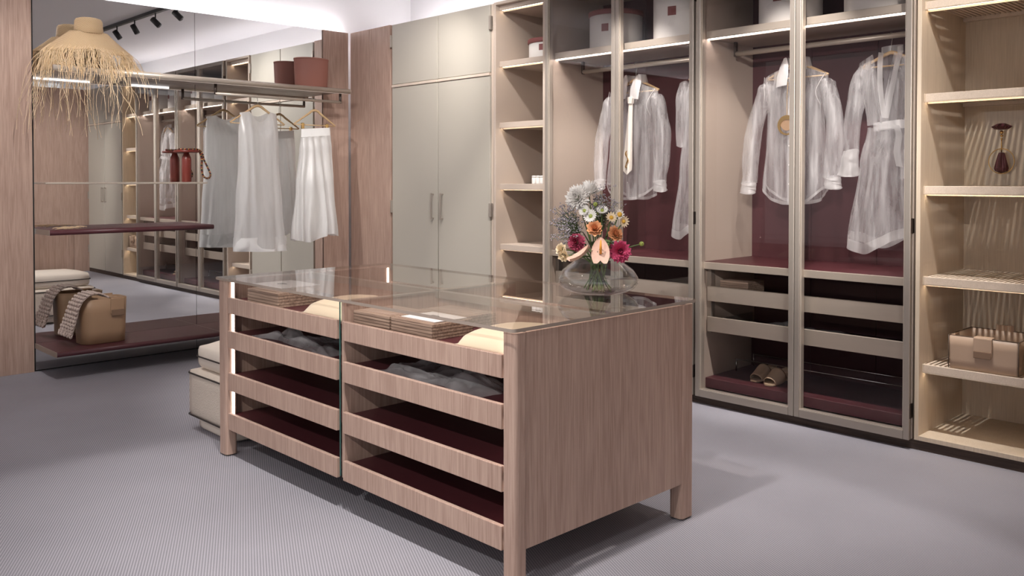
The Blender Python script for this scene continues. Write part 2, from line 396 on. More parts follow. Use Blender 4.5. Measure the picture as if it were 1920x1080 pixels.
spot(1.4, 4.8, (1.6, 5.6, 0.0), far + 'added to light carpet before the mirror', W * .7, 90, .9)  # weak wide beam, added to lift the dark floor here
back = 'added black spotlight on the unseen outermost track, '  # added heads: frontal light for the drawers and the wardrobe clothes
spot(-1.3, 1.4, (2.02, 3.0, 0.45), back + 'shining on the island drawers', W * 2.7, 40, .8)
spot(-1.3, 0.4, (4.95, 3.55, 1.5), back + 'shining on the shirt with the tie', W * 9.0, 19, .8)
spot(-1.3, -.4, (4.95, 2.55, 1.45), back + 'shining on the pendant shirt and robe', W * 9.0, 17, .8)

# ------------------------------------------------------------------ wardrobe wall: cabinets with doors
def grey_cabinet(y0, y1, label, detailed=True):
    t = thing('grey_cabinet', label, 'cabinet', (XW + .3, (y0 + y1) / 2, 0))
    box('body', XW + .022, XW + .62, y0, y1, 0.053, TOP, 'greige_edge', t)
    mid = (y0 + y1) / 2
    for a, b, s in ((mid + .006, y1 - .02, 1), (y0 + .02, mid - .006, -1)):
        up = box('upper_door', XW, XW + .021, a, b, 2.238, TOP - .006, 'greige', t, .002)
        lo = box('lower_door', XW, XW + .021, a, b, 0.058, 2.208, 'greige', t, .002)
        box('rail', XW - .008, XW + .02, a, b, 2.211, 2.234, 'greige_edge', t, .003)
        hy = a + .055 if s > 0 else b - .055
        h = box('handle', XW - .034, XW - .024, hy - .007, hy + .007, 1.065, 1.286, 'metal', lo, .002)
        for z in (1.075, 1.276):
            box('handle_foot', XW - .026, XW + .001, hy - .005, hy + .005, z - .006, z + .006, 'metal', lo, .001)
        ey = y1 - .012 if s > 0 else y0 + .012
        for z in (2.62, 1.16, 0.35):
            box('hinge', XW - .012, XW + .015, ey - .011, ey + .011, z - .055, z + .055, 'metal', t, .004, 2)
    return t
grey_cabinet(5.01, 6.325, 'tall greige two-door cabinet between the wooden corner panel and the lit shelves')
grey_cabinet(-0.15, 1.235, 'tall greige two-door cabinet past the slatted shelves, visible only in the mirror')

# ------------------------------------------------------------------ open shelf units
SHELF_B = [2.714, 2.276, 1.802, 1.326, 0.857, 0.401]
def led_groove(parent, y0, y1, x, zb, m='led_warm', lm='cream_oak'):
    """strip recessed between a low front lip and a deeper rear lip under the shelf"""
    box('front_lip', x, x + .005, y0, y1, zb - .0041, zb, lm, parent, 0)
    box('led_strip', x + .018, x + .027, y0, y1, zb - .0008, zb - .0002, m, parent, 0)
    box('rear_lip', x + .034, x + .039, y0, y1, zb - .010, zb, lm, parent, 0)
slat_me = {}
def shelf_unit(y0, y1, label, mat, slatted, lm):
    t = thing('shelf_unit', label, 'shelving', (XW + .3, (y0 + y1) / 2, 0))
    xf, xb = XW, XW + .645
    for a, b in ((y0, y0 + .022), (y1 - .022, y1)):
        box('side_panel', xf, xb, a, b, 0.053, TOP, mat, t)
    box('back_panel', xb - .018, xb, y0 + .022, y1 - .022, 0.053, TOP, mat, t, 0)
    box('top_panel', xf, xb, y0 + .022, y1 - .022, TOP - .022, TOP, mat, t)
    box('bottom_shelf', xf, xb - .018, y0 + .022, y1 - .022, 0.053, 0.077, mat, t)
    a, b = y0 + .023, y1 - .023
    for i, zb in enumerate(SHELF_B):
        zt = zb + .040
        if i == 0:
            zt = zb + .034
        x0 = xf + .045
        if not slatted or i == 0:
            sh = box('shelf', x0, xb - .018, a, b, zb, zt, mat, t)
        else:
            bm = bmesh.new(); bm_box(bm, x0, x0 + .022, a, b, zb, zt, .0015, 1); bm_box(bm, x0 + .021, x0 + .045, a, b, zb, zb + .018)
            sh = obj('shelf', bm, 'cream_slat', t)
            box('rear_rail', xb - .06, xb - .02, a, b, zb + .004, zt, 'cream_slat', sh, .001)
            n = 20
            if 'slat' not in slat_me:
                bm = bmesh.new(); bm_box(bm, x0 + .022, xb - .06, -.0065, .0065, -.017, .0, .001, 1)
                me = bpy.data.meshes.new('slat'); bm.to_mesh(me); bm.free(); me.materials.append(M['cream_slat']); slat_me['slat'] = me
            for k in range(n):
                o = bpy.data.objects.new('slat', slat_me['slat']); C.objects.link(o); o.parent = sh
                o.location = (0, a + (k + .5) * (b - a) / n, zt - .001)
        led_groove(sh, a, b, x0, zb, lm, mat)
        # little socket where the shelf meets the panel
        box('shelf_end', x0 - .004, x0 + .05, b - .004, b + .0005, zb - .001, zt + .001, mat, sh, 0)
    return t
shelf_unit(4.435, 4.985, 'tall open shelf unit with solid lit shelves beside the greige cabinet', 'sand', False, 'led_warm')
shelf_unit(1.245, 1.787, 'tall cream open shelf unit with slatted shelves at the right edge', 'cream_oak', True, 'led_warm')

# ------------------------------------------------------------------ glass wardrobes
def glass_wardrobe(y0, y1, ymid, label):
    t = thing('glass_wardrobe', label, 'wardrobe', (XW + .3, (y0 + y1) / 2, 0))
    xf, xb = XW + .004, XW + .62
    a, b = y0 + .024, y1 - .024
    for p, q in ((y0, a), (b, y1)):
        box('side_panel', xf, xb, p, q, 0.053, TOP, 'sand', t)
    box('top_panel', xf, xb, a, b, TOP - .025, TOP, 'sand', t)
    box('bottom_panel', xf, xb, a, b, 0.053, 0.070, 'metal', t)
    n = 3
    for k in range(n):
        p = a + (b - a) * k / n; q = a + (b - a) * (k + 1) / n
        box('back_panel', xb - .02, xb, p + .001, q - .001, 0.072, TOP - .026, 'burgundy_back', t, .0015)
    # top shelf with light line
    sh = box('top_shelf', XW + .055, xb - .02, a, b, 2.281, 2.325, 'metal_light', t, .002)
    led_groove(sh, a, b, XW + .055, 2.281, 'led_wardrobe', 'metal_light')
    # rod
    rod = tube('hanging_rail', [(4.945, a + .05, 2.205), (4.945, b - .05, 2.205)], .016, 'metal_light', t, 14)
    for yy in (a + .045, b - .045):
        box('rail_bracket', 4.93, 4.96, yy - .008, yy + .008, 2.187, 2.281, 'bronze', rod, .003)
    # burgundy shelf with greige edge
    bs = box('burgundy_shelf', XW + .030, xb - .02, a, b, 0.858, 0.8875, 'burgundy', t, .001)
    box('shelf_edge', XW + .012, XW + .030, a, b, 0.843, 0.887, 'metal_light', bs, .003, 2)
    box('shelf_core', XW + .030, xb - .02, a, b, 0.845, 0.857, 'metal', bs, 0)
    # drawers
    for zb, zt in ((.640, .733), (.450, .542)):
        d = box('drawer', 4.680, 4.699, a + .012, b - .012, zb, zt, 'metal_light', t, .002)
        box('drawer_tray', 4.699, 5.18, a + .035, b - .035, zb, zb + .012, 'burgundy', d, 0)
        for p in (a + .030, b - .042):
            box('drawer_side', 4.699, 5.18, p, p + .012, zb, zb + .07, 'metal', d, .001)
    for p in (a, b - .03):
        box('drawer_post', 4.695, 4.74, p, p + .03, .44, .843, 'metal', t, .001)
        box('inner_wall', 4.74, xb - .02, p + .008, p + .022, .44, .843, 'sand', t, 0)
    # floor shelf and shoe bars
    fs = box('floor_shelf', 4.680, xb - .02, a, b, .095, .157, 'burgundy', t, .003)
    for x in (4.985, 5.20):
        br = tube('shoe_bar', [(x, a + .03, .235), (x, b - .03, .235)], .005, 'chrome', t, 8)
        for yy in (a + .035, b - .035):
            tube('bar_post', [(x, yy, .156), (x, yy, .236)], .005, 'chrome', br, 8)
    # two framed glass doors
    for p, q, s in ((y0 + .002, ymid - .0015, 0), (ymid + .0015, y1 - .002, 1)):
        x0, x1 = XW - .028, XW
        sw = .032
        bm = bmesh.new()
        bm_box(bm, x0, x1, p, p + sw, .050, TOP - .006, .004)
        bm_box(bm, x0, x1, q - sw, q, .050, TOP - .006, .004)
        bm_box(bm, x0, x1, p + sw, q - sw, .050, .096, .003)
        bm_box(bm, x0, x1, p + sw, q - sw, TOP - .05, TOP - .006, .003)
        d = obj('glass_door', bm, 'metal', t)
        box('bead', x0 + .004, x1 + .012, p + sw, q - sw, .096, .100, 'metal_light', d, 0)
        for yy in (p + sw, q - sw - .006):
            box('inner_bead', x0 + .010, x1 + .016, yy, yy + .006, .096, TOP - .05, 'metal_light', d, 0)
        bm = bmesh.new(); xg = (x0 + x1) / 2
        bm_quad(bm, (xg, p + sw, .096), (xg, q - sw, .096), (xg, q - sw, TOP - .05), (xg, p + sw, TOP - .05))
        obj('pane', bm, 'pane', d)
        ey = p + .004 if s == 0 else q - .004
        for z in (2.55, 1.16, .2):
            box('hinge', x0 + .004, x1 + .02, ey - .006, ey + .006, z - .04, z + .04, 'bronze', d, .002)
    return t
glass_wardrobe(3.128, 4.412, 3.757, 'glass-door wardrobe holding a sheer shirt with a tie, behind the flower vase')
glass_wardrobe(1.800, 3.112, 2.447, 'glass-door wardrobe holding a sheer shirt and robe above a pair of slides')

# ------------------------------------------------------------------ island
isl = thing('display_island', 'rose oak island with glass top and open-front drawers, in the middle of the room', 'island', (2.54, 3.16, 0))
ROWS = ((.727, .808), (.553, .639), (.339, .428), (.139, .223))
def rounded_post(x0, x1, y0, y1, z0, z1, parent, r=.018):
    bm = bmesh.new(); vs = []
    for cx, cy, a0 in ((x1 - r, y1 - r, 0), (x0 + r, y1 - r, 90), (x0 + r, y0 + r, 180), (x1 - r, y0 + r, 270)):
        for k in range(6):
            a = math.radians(a0 + 90 * k / 5); vs.append((cx + r * math.cos(a), cy + r * math.sin(a)))
    lo = [bm.verts.new((x, y, z0)) for x, y in vs]; hi = [bm.verts.new((x, y, z1)) for x, y in vs]
    n = len(vs)
    for k in range(n): bm.faces.new((lo[k], lo[(k + 1) % n], hi[(k + 1) % n], hi[k]))
    bm.faces.new(lo[::-1]); bm.faces.new(hi)
    return obj('leg', bm, 'wood', parent)
IX0, IX1, IY0, IY1 = 2.020, 3.045, 2.070, 4.232
for x0, x1 in ((IX0 - .006, IX0 + .056), (IX1 - .08, IX1 + .004)):
    for y0, y1 in ((IY0 - .004, IY0 + .062), (IY1 - .080, IY1 + .004)):
        lg = rounded_post(x0, x1, y0, y1, .008, .888, isl)
        bm = bmesh.new(); bm_tube(bm, [((x0 + x1) / 2, (y0 + y1) / 2, 0), ((x0 + x1) / 2, (y0 + y1) / 2, .012)], .026, 16)
        obj('foot_pad', bm, 'rubber', lg)
for a, b in ((IY0, IY0 + .03), (IY1 - .03, IY1)):
    box('end_panel', IX0 + .04, IX1 - .04, a, b, .152, .888, 'wood', isl)
tp = bmesh.new()
def round_plate(bm, x0, x1, y0, y1, z0, z1, r):
    vs = []
    for cx, cy, a0 in ((x1 - r, y1 - r, 0), (x0 + r, y1 - r, 90), (x0 + r, y0 + r, 180), (x1 - r, y0 + r, 270)):
        for k in range(7):
            a = math.radians(a0 + 15 * k); vs.append((cx + r * math.cos(a), cy + r * math.sin(a)))
    n = len(vs)
    lo = [bm.verts.new((x, y, z0)) for x, y in vs]; hi = [bm.verts.new((x, y, z1)) for x, y in vs]
    fs = [bm.faces.new((lo[k], lo[(k + 1) % n], hi[(k + 1) % n], hi[k])) for k in range(n)]
    top = bm.faces.new(hi); bot = bm.faces.new(lo[::-1])
    return fs, top, bot
fs, top, bot = round_plate(tp, 2.000, 3.066, 2.062, 4.246, .8925, .9045, .02)
for f in fs: f.material_index = 1
bmesh.ops.delete(tp, geom=[bot], context='FACES_ONLY')
obj('glass_top', tp, ['top_glass', 'glass_edge'], isl)
# the carcass under the glass: middle wall, bank partition, rim
box('middle_wall', 2.530, 2.548, IY0 + .03, IY1 - .03, .145, .86, 'wood', isl, 0)
box('bank_partition', IX0 + .012, IX1 - .012, 3.108, 3.128, .145, .889, 'wood', isl, 0)
box('gap_shade', IX0 + .03, IX0 + .04, 3.129, 3.1345, .145, .885, 'dark', isl, 0)  # dark box standing in for the shade between the drawer banks
bm = bmesh.new(); bm_quad(bm, (IX0 + .01, 3.138, .15), (IX1 - .01, 3.138, .15), (IX1 - .01, 3.138, .885), (IX0 + .01, 3.138, .885))
obj('glass_partition', bm, 'green_glass', isl)
box('partition_edge', IX0 + .008, IX0 + .011, 3.1355, 3.1405, .15, .885, plain('green_glass_edge', (0.05, 0.13, 0.115), 0.2), isl, 0)
box('glass_rim', IX0 + .02, IX1 - .02, 3.100, 3.136, .885, .8915, 'metal', isl, 0)
box('glass_rim', 2.52, 2.558, IY0 + .03, IY1 - .03, .86, .8915, 'metal', isl, 0)
tray_z = {}
for s in (0, 1):
    for y0, y1 in ((3.152, 4.143), (2.139, 3.105)):
        for i, (zb, zt) in enumerate(ROWS):
            if s == 0: xa, xb_, ta, tb = IX0, IX0 + .018, IX0 + .018, 2.525
            else: xa, xb_, ta, tb = IX1 - .018, IX1, 2.553, IX1 - .018
            d = box('drawer', xa, xb_, y0, y1, zb, zt, 'wood', isl, .0025, 2)
            lo_ = y0 + (0.012 if y0 < 3 else -0.008)
            tr_ = box('tray', ta, tb, max(y0 - .01, 2.105), min(y1 + .03, 4.2) , zb + .035, zt - .016, 'burgundy', d, 0)
# LED strips up the inner edges of the end panels
for x in (IX0 + .026, IX1 - .040):
    box('led_strip', x, x + .012, IY1 - .0845, IY1 - .0802, .15, .886, 'led_pink', isl, 0)
    box('led_strip', x, x + .012, IY0 + .0622, IY0 + .0660, .15, .886, 'led_pink', isl, 0)
box('levelling_foot', 2.50, 2.56, 3.10, 3.16, .0, .15, 'rubber', isl, .004)
TZ = .808 - .016

# things on the top trays
def wooden_box(x0, x1, y0, y1, z, h, label, paper=False):
    t = thing('wooden_box', label, 'box', ((x0 + x1) / 2, (y0 + y1) / 2, z))
    box('body', x0, x1, y0, y1, z, z + h, 'box_wood', t, .002)
    box('lid_inlay', x0 + .02, x1 - .02, y0 + .02, y1 - .02, z + h, z + h + .0015, 'wood_h', t, 0)
    n = int(h / .012)
    for k in range(1, n):
        zz = z + h * k / n
        bm = bmesh.new(); bm_box(bm, x0 - .0008, x1 + .0008, y0 - .0008, y1 + .0008, zz - .0008, zz + .0008)
        obj('groove', bm, 'nude_edge', t)
    return t
def paper_card(x0, x1, y0, y1, z, label, mark=True):
    t = thing('paper_card', label, 'card', ((x0 + x1) / 2, (y0 + y1) / 2, z))
    box('sheet', x0, x1, y0, y1, z, z + .0025, 'paper', t, 0)
    cx, cy = (x0 + x1) / 2, (y0 + y1) / 2
    bm = bmesh.new()
    bm_tube(bm, [(cx - .015, cy + .03, z + .004), (cx, cy + .005, z + .004), (cx + .012, cy - .02, z + .004)], [.002, .005, .001], 6)
    obj('dark_mark', bm, 'dark', t)
    return t
wooden_box(2.065, 2.30, 3.72, 4.02, TZ, .070, 'striped wooden box at the mirror end of the left top drawer')
paper_card(2.12, 2.38, 3.86, 4.14, TZ + .0725, 'white paper card lying on the striped box near the lit island post')
wooden_box(2.062, 2.27, 2.835, 3.085, TZ, .062, 'striped wooden box beside the middle partition of the right top drawer')
wooden_box(2.062, 2.27, 2.565, 2.822, TZ, .062, 'striped wooden box under a white card in the right top drawer')
paper_card(2.09, 2.25, 2.58, 2.79, TZ + .0645, 'white paper card on the middle striped box of the right top drawer')
wooden_box(2.32, 2.50, 2.68, 2.98, TZ, .05, 'low striped wooden box at the back of the right top drawer')
def roll_cushion(x0, x1, y0, y1, z, h, label):
    """folded soft cushion: flat below, rounded fold facing left"""
    bm = bmesh.new(); nx, ny = 10, 22
    def P(u, v, side):
        x = x0 + (x1 - x0) * u
        ys = (v - .5) * 2; xs = (u - .5) * 2
        prof = (1 - abs(ys) ** 3.2) ** .5 * (1 - abs(xs) ** 5) ** .5
        y = y0 + (y1 - y0) * v
        zz = z + h * (.12 + .88 * prof * (1 - .25 * (v)) + .03 * math.sin(9 * u + 4 * v)) if side else z
        return Vector((x, y, zz))
    T = [[bm.verts.new(P(i / nx, j / ny, 1)) for j in range(ny + 1)] for i in range(nx + 1)]
    B = [[bm.verts.new(P(i / nx, j / ny, 0)) for j in range(ny + 1)] for i in range(nx + 1)]
    for i in range(nx):
        for j in range(ny):
            bm.faces.new((T[i][j], T[i + 1][j], T[i + 1][j + 1], T[i][j + 1])); bm.faces.new((B[i][j], B[i][j + 1], B[i + 1][j + 1], B[i + 1][j]))
    for i in range(nx):
        for j in (0, ny):
            bm.faces.new((T[i][j], B[i][j], B[i + 1][j], T[i + 1][j]))
    for j in range(ny):
        for i in (0, nx):
            bm.faces.new((T[i][j], T[i][j + 1], B[i][j + 1], B[i][j]))
    bmesh.ops.recalc_face_normals(bm, faces=bm.faces)
    return tag(obj('folded_cushion', bm, 'cushion', None, True), label, 'cushion')
roll_cushion(2.06, 2.36, 3.155, 3.50, TZ, .092, 'folded cream velvet cushion beside the middle partition of the island')
roll_cushion(2.06, 2.36, 2.11, 2.43, TZ, .090, 'folded cream velvet cushion at the near corner of the island')
roll_cushion(2.62, 2.92, 3.16, 3.50, TZ, .070, 'folded cream cushion under the far side of the glass top, by the partition')
roll_cushion(2.60, 2.86, 2.12, 2.40, TZ, .060, 'folded cream cushion under the glass beside the flower vase')

# crumpled sheer scarves in the drawers
def crumple(x0, x1, y0, y1, z, h, seed, label, mat='organza_fold', nx=26, ny=46, name='organza_scarf'):
    bm = bmesh.new(); R = random.Random(seed); o = Vector((R.random() * 50, R.random() * 50, R.random() * 50))
    G = []
    for i in range(nx + 1):
        row = []
        for j in range(ny + 1):
            u, v = i / nx, j / ny
            e = min(1, 4 * min(u, 1 - u)) ** .6 * min(1, 5 * min(v, 1 - v)) ** .6
            wob = noise.noise(Vector((u * 2.2, v * 3.5, 0)) + o)
            n1 = abs(noise.noise(Vector((u * 5 + wob * 2, v * 4, 1)) + o)); n2 = abs(noise.noise(Vector((u * 13, v * 9 + wob * 3, 2)) + o))
            x = x0 + (x1 - x0) * u + .06 * noise.noise(Vector((u * 2, v * 3, 5)) + o)
            y = y0 + (y1 - y0) * v + .05 * noise.noise(Vector((u * 3, v * 2, 9)) + o)
            zz = z + .002 + h * e * (.15 + 1.35 * n1 + .22 * n2)
            row.append(bm.verts.new((x, y, min(zz, z + h * 1.15))))
        G.append(row)
    for i in range(nx):
        for j in range(ny):
            bm.faces.new((G[i][j], G[i + 1][j], G[i + 1][j + 1], G[i][j + 1]))
    return tag(obj(name, bm, mat, None, True), label, 'scarf')
TZ2 = .639 - .016
crumple(2.08, 2.26, 3.30, 3.98, TZ2, .050, 3, 'crumpled white organza scarf in the second drawer of the mirror-end bank')
crumple(2.08, 2.26, 2.30, 2.92, TZ2, .052, 5, 'crumpled white organza scarf in the second drawer of the near bank')
crumple(2.66, 2.95, 2.42, 2.98, TZ, .040, 8, 'pale organza scarf lying under the glass behind the flower vase')

# ------------------------------------------------------------------ ottoman
ot = thing('ottoman', 'cream boucle ottoman with black piping, behind the mirror end of the island', 'ottoman', (2.58, 4.55, 0))
def soft_box(name, x0, x1, y0, y1, z0, z1, r, mat, parent, crown=0.0, seg=4):
    bm = bmesh.new(); bm_box(bm, x0, x1, y0, y1, z0, z1)
    bmesh.ops.subdivide_edges(bm, edges=bm.edges[:], cuts=6, use_grid_fill=True)
    cx, cy = (x0 + x1) / 2, (y0 + y1) / 2
    hx, hy, hz = (x1 - x0) / 2, (y1 - y0) / 2, (z1 - z0) / 2
    for v in bm.verts:
        p = v.co - Vector((cx, cy, (z0 + z1) / 2))
        q = Vector((max(-hx + r, min(hx - r, p.x)), max(-hy + r, min(hy - r, p.y)), max(-hz + min(r, hz * .9), min(hz - min(r, hz * .9), p.z))))
        d = p - q
        if d.length > 1e-6: p = q + d.normalized() * min(d.length, r)
        if crown and p.z > 0: p.z += crown * (1 - (p.x / hx) ** 2) * (1 - (p.y / hy) ** 2)
        v.co = p + Vector((cx, cy, (z0 + z1) / 2))
    return obj(name, bm, mat, parent, True)
soft_box('base', 2.13, 3.03, 4.315, 4.745, 0.0, .075, .03, 'boucle_smooth', ot)
bd = soft_box('body', 2.095, 3.065, 4.28, 4.80, .062, .345, .035, 'boucle', ot)
cu = soft_box('cushion', 2.125, 3.035, 4.31, 4.765, .335, .485, .05, 'boucle_smooth', ot, .02)
def piping(x0, x1, y0, y1, z, r, parent):
    pts = []
    for cx, cy, a0 in ((x1 - r, y1 - r, 0), (x0 + r, y1 - r, 90), (x0 + r, y0 + r, 180), (x1 - r, y0 + r, 270)):
        for k in range(6):
            a = math.radians(a0 + 18 * k); pts.append((cx + r * math.cos(a), cy + r * math.sin(a), z))
    pts.append(pts[0])
    tube('piping', pts, .0045, 'piping', parent, 6)
piping(2.094, 3.066, 4.279, 4.801, .318, .04, bd); piping(2.094, 3.066, 4.279, 4.801, .085, .04, bd)
piping(2.124, 3.036, 4.309, 4.766, .412, .045, cu)

# ------------------------------------------------------------------ shelves on the mirror wall
ts = thing('wall_shelf', 'long champagne shelf high on the mirror wall, under the straw hat', 'shelf', (3.16, 6.78, 2.16))
box('board', 1.975, 4.365, 6.612, YM - .001, 2.1785, 2.1925, 'metal', ts, .001)
tube('front_tube', [(1.945, 6.605, 2.181), (4.385, 6.605, 2.181)], .0215, 'metal_light', ts, 18)
box('painted_highlight', 1.97, 4.36, 6.606, 6.609, 2.1585, 2.1600, 'highlight_glow', ts, 0)  # glowing strip that paints the thin highlight under the front tube
for la, lb_ in ((1.98, 2.42), (2.74, 3.05)):
    box('led_strip', la, lb_, 6.6268, 6.629, 2.1625, 2.178, emit('shelf_back_led', LED_COOL, 2.2), ts, 0)
hr = thing('hanging_rail', 'slim champagne clothes rail under the right half of the top shelf', 'rail', (3.74, 6.657, 2.08))
tube('rail', [(3.150, 6.657, 2.086), (4.322, 6.657, 2.086)], .0125, 'metal_light', hr, 14)
for x in (3.155, 4.318):
    tube('bracket', [(x, 6.657, 2.166), (x, 6.657, 2.078)], .012, 'bronze', hr, 10)
ms = tag(box('glass_shelf', 1.921, 3.112, 6.715, YM - .001, 1.366, 1.379, 'metal_light', None, .003, 2), 'thin pale shelf on the mirror at eye level, under the red bottle', 'shelf')
bs = thing('wall_shelf', 'narrow burgundy leather shelf across the mirror, below the thin pale shelf', 'shelf', (2.5, 6.8, 1.0))
box('board', 1.925, 3.13, 6.66, YM - .001, 1.006, 1.042, 'burgundy', bs, .002)
tube('rounded_edge', [(1.927, 6.657, 1.024), (3.128, 6.657, 1.024)], .0185, 'burgundy', bs, 14)
box('end_cap', 1.922, 1.926, 6.645, YM - .001, 1.005, 1.043, 'metal', bs, 0)
for a, b, lb in ((1.916, 3.108, 'low burgundy leather bench board on the mirror wall, under the tan bag'),
                 (3.1105, 4.30, 'low burgundy leather bench board on the mirror wall, half hidden by the island')):
    t = thing('bench_board', lb, 'bench', ((a + b) / 2, 6.72, .17))
    box('board', a, b, 6.492, YM - .001, .172, .208, 'burgundy', t, .002)
    tube('rounded_edge', [(a + .001, 6.492, .190), (b - .001, 6.492, .190)], .018, 'burgundy', t, 14)
    box('end_cap', a - .003, a + .001, 6.478, YM - .001, .1715, .2085, 'metal', t, 0)

# ------------------------------------------------------------------ tan bag and knitted scarf on the bench
def shell_bag(name, label, cat, cx, cy, z, hx, hy, h, r, taper, mat, matd, th=.006, rotz=0):
    t = thing(name, label, cat, (cx, cy, z))
    def ring(hx_, hy_, zz, bm):
        out = []
        rr = min(r, hx_ * .9, hy_ * .9)
        for sx, sy, a0 in ((1, 1, 0), (-1, 1, 90), (-1, -1, 180), (1, -1, 270)):
            for k in range(7):
                a = math.radians(a0 + 15 * k)
                out.append(bm.verts.new((cx + sx * (hx_ - rr) + rr * math.cos(a), cy + sy * (hy_ - rr) + rr * math.sin(a), zz)))
        return out
    bm = bmesh.new(); R = []
    prof = [(0.0, -.012), (.012, 0.0), (.3, taper * .3), (.7, taper * .7), (1.0, taper)]
    for f, e in prof: R.append(ring(hx + e, hy + e, z + h * f, bm))
    for f, e in prof[::-1][:-1]: R.append(ring(hx + e - th, hy + e - th, z + max(h * f, th), bm))
    n = len(R[0])
    for i in range(len(R) - 1):
        for k in range(n): bm.faces.new((R[i][k], R[i][(k + 1) % n], R[i + 1][(k + 1) % n], R[i + 1][k]))
    bm.faces.new(R[0][::-1]); bm.faces.new(R[-1])
    bmesh.ops.recalc_face_normals(bm, faces=bm.faces)
    obj('body', bm, mat, t, True)
    return t
bag = shell_bag('leather_bag', 'open tan leather bag standing on the burgundy bench', 'bag', 2.285, 6.715, .2085, .155, .108, .325, .07, .010, 'tan', 'tan_dark')
fl = box('flap', 2.315, 2.412, 6.590, 6.600, .42, .535, 'tan', bag, .006, 2)
box('flap_top', 2.315, 2.412, 6.594, 6.66, .530, .540, 'tan', bag, .004, 2)
box('rear_flap', 2.315, 2.412, 6.828, 6.838, .44, .545, 'tan', bag, .004, 2)
box('buckle', 2.318, 2.409, 6.584, 6.591, .405, .452, 'tan_dark', bag, .004, 2)
def knit_scarf():
    path = [(2.31, .53), (2.245, .560), (2.165, .556), (2.108, .50), (2.078, .41), (2.052, .335), (2.035, .285)]
    P = spline(path, 12); n = len(P)
    bm = bmesh.new(); nu, nv = 10, 19
    def at(s, i, lift):
        f = s * (n - 1); k = min(int(f), n - 2); q = f - k
        x = P[k][0] * (1 - q) + P[k + 1][0] * q; zz = P[k][1] * (1 - q) + P[k + 1][1] * q
        tx, tz = P[k + 1][0] - P[k][0], P[k + 1][1] - P[k][1]; L = math.hypot(tx, tz)
        wd = .092 + .055 * s
        return Vector((x - abs(tz) / L * lift, 6.69 - .03 * s + wd * (i - .5) * 2, zz + abs(tx) / L * lift)), Vector((tx / L, 0, tz / L))
    G = [[bm.verts.new(at(j / 40, i / 12, .010)[0]) for i in range(13)] for j in range(41)]
    for j in range(40):
        for i in range(12): bm.faces.new((G[j][i], G[j][i + 1], G[j + 1][i + 1], G[j + 1][i]))
    R = random.Random(3)
    for j in range(nv):
        for i in range(nu):
            u = (i + .25 + .5 * (j % 2)) / nu
            p, t = at((j + .5) / nv, u, .014 + R.uniform(0, .004))
            rot = t.to_track_quat('X', 'Z').to_matrix().to_4x4() @ Matrix.Rotation(.7 * (1 if i % 2 else -1), 4, 'Z')
            bmesh.ops.create_icosphere(bm, subdivisions=2, radius=1.0, matrix=Matrix.Translation(p) @ rot @ Matrix.Diagonal((.0155, .0085, .0075, 1)))
    bmesh.ops.recalc_face_normals(bm, faces=bm.faces)
    o = obj('knitted_scarf', bm, 'knit', None, True)
    return tag(o, 'chunky rose knitted scarf hanging over the side of the tan bag', 'scarf')
knit_scarf()

# ------------------------------------------------------------------ straw hat with raffia fringe
HX, HY, HZ = 2.235, 6.765, 2.205
hat = thing('straw_hat', 'wide straw hat with long raffia fringe on the top shelf', 'hat', (HX, HY, 2.19))
def hat_brim_pt(r, a):
    rise = .265 - (r - .10) * 1.12
    wav = .022 * math.sin(3 * a + .6) * (r - .1) / .2 + .012 * math.sin(7 * a) * (r - .1) / .2
    front = max(0, -math.sin(a))
    x = HX + r * 1.32 * math.cos(a); y = HY + r * .72 * math.sin(a)
    return Vector((x, min(y, 6.955), max(HZ + rise + wav - .04 * front * (r - .1) / .2, 2.2)))
bm = bmesh.new(); nr, na = 12, 64
G = [[bm.verts.new(hat_brim_pt(.098 + (.216 - .098) * i / nr, 2 * PI * k / na)) for k in range(na)] for i in range(nr + 1)]
for i in range(nr):
    for k in range(na): bm.faces.new((G[i][k], G[i][(k + 1) % na], G[i + 1][(k + 1) % na], G[i + 1][k]))
def weave_mat():
    m, nt, p = new_mat('woven_straw')
    tc = N(nt, 'ShaderNodeTexCoord'); mp = N(nt, 'ShaderNodeMapping'); mp.inputs['Rotation'].default_value = (0, 0.9, 0); mp.inputs['Scale'].default_value = (60, 60, 110)
    nt.links.new(tc.outputs['Object'], mp.inputs[0])
    wv = N(nt, 'ShaderNodeTexWave'); wv.inputs['Scale'].default_value = .5; wv.inputs['Distortion'].default_value = 2.0
    nt.links.new(mp.outputs[0], wv.inputs['Vector'])
    cr = N(nt, 'ShaderNodeValToRGB'); cr.color_ramp.elements[0].color = (0.44, 0.28, 0.14, 1); cr.color_ramp.elements[1].color = (0.76, 0.57, 0.36, 1)
    nt.links.new(wv.outputs['Fac'], cr.inputs[0]); nt.links.new(cr.outputs[0], p.inputs['Base Color']); p.inputs['Roughness'].default_value = .75
    b = N(nt, 'ShaderNodeBump'); b.inputs['Strength'].default_value = .5; b.inputs['Distance'].default_value = .004
    nt.links.new(wv.outputs['Fac'], b.inputs['Height']); nt.links.new(b.outputs[0], p.inputs['Normal'])
    return m
M['weave'] = weave_mat()
br = obj('brim', bm, 'weave', hat, True); md = br.modifiers.new('thick', 'SOLIDIFY'); md.thickness = .004
lathe('crown', [(0.0, .375), (.06, .374), (.085, .366), (.094, .350), (.098, .30), (.103, .258), (.097, .256), (.09, .30), (.07, .36), (0.0, .365)], (HX, HY, HZ), 'weave', hat, 40, 1.0, .92)
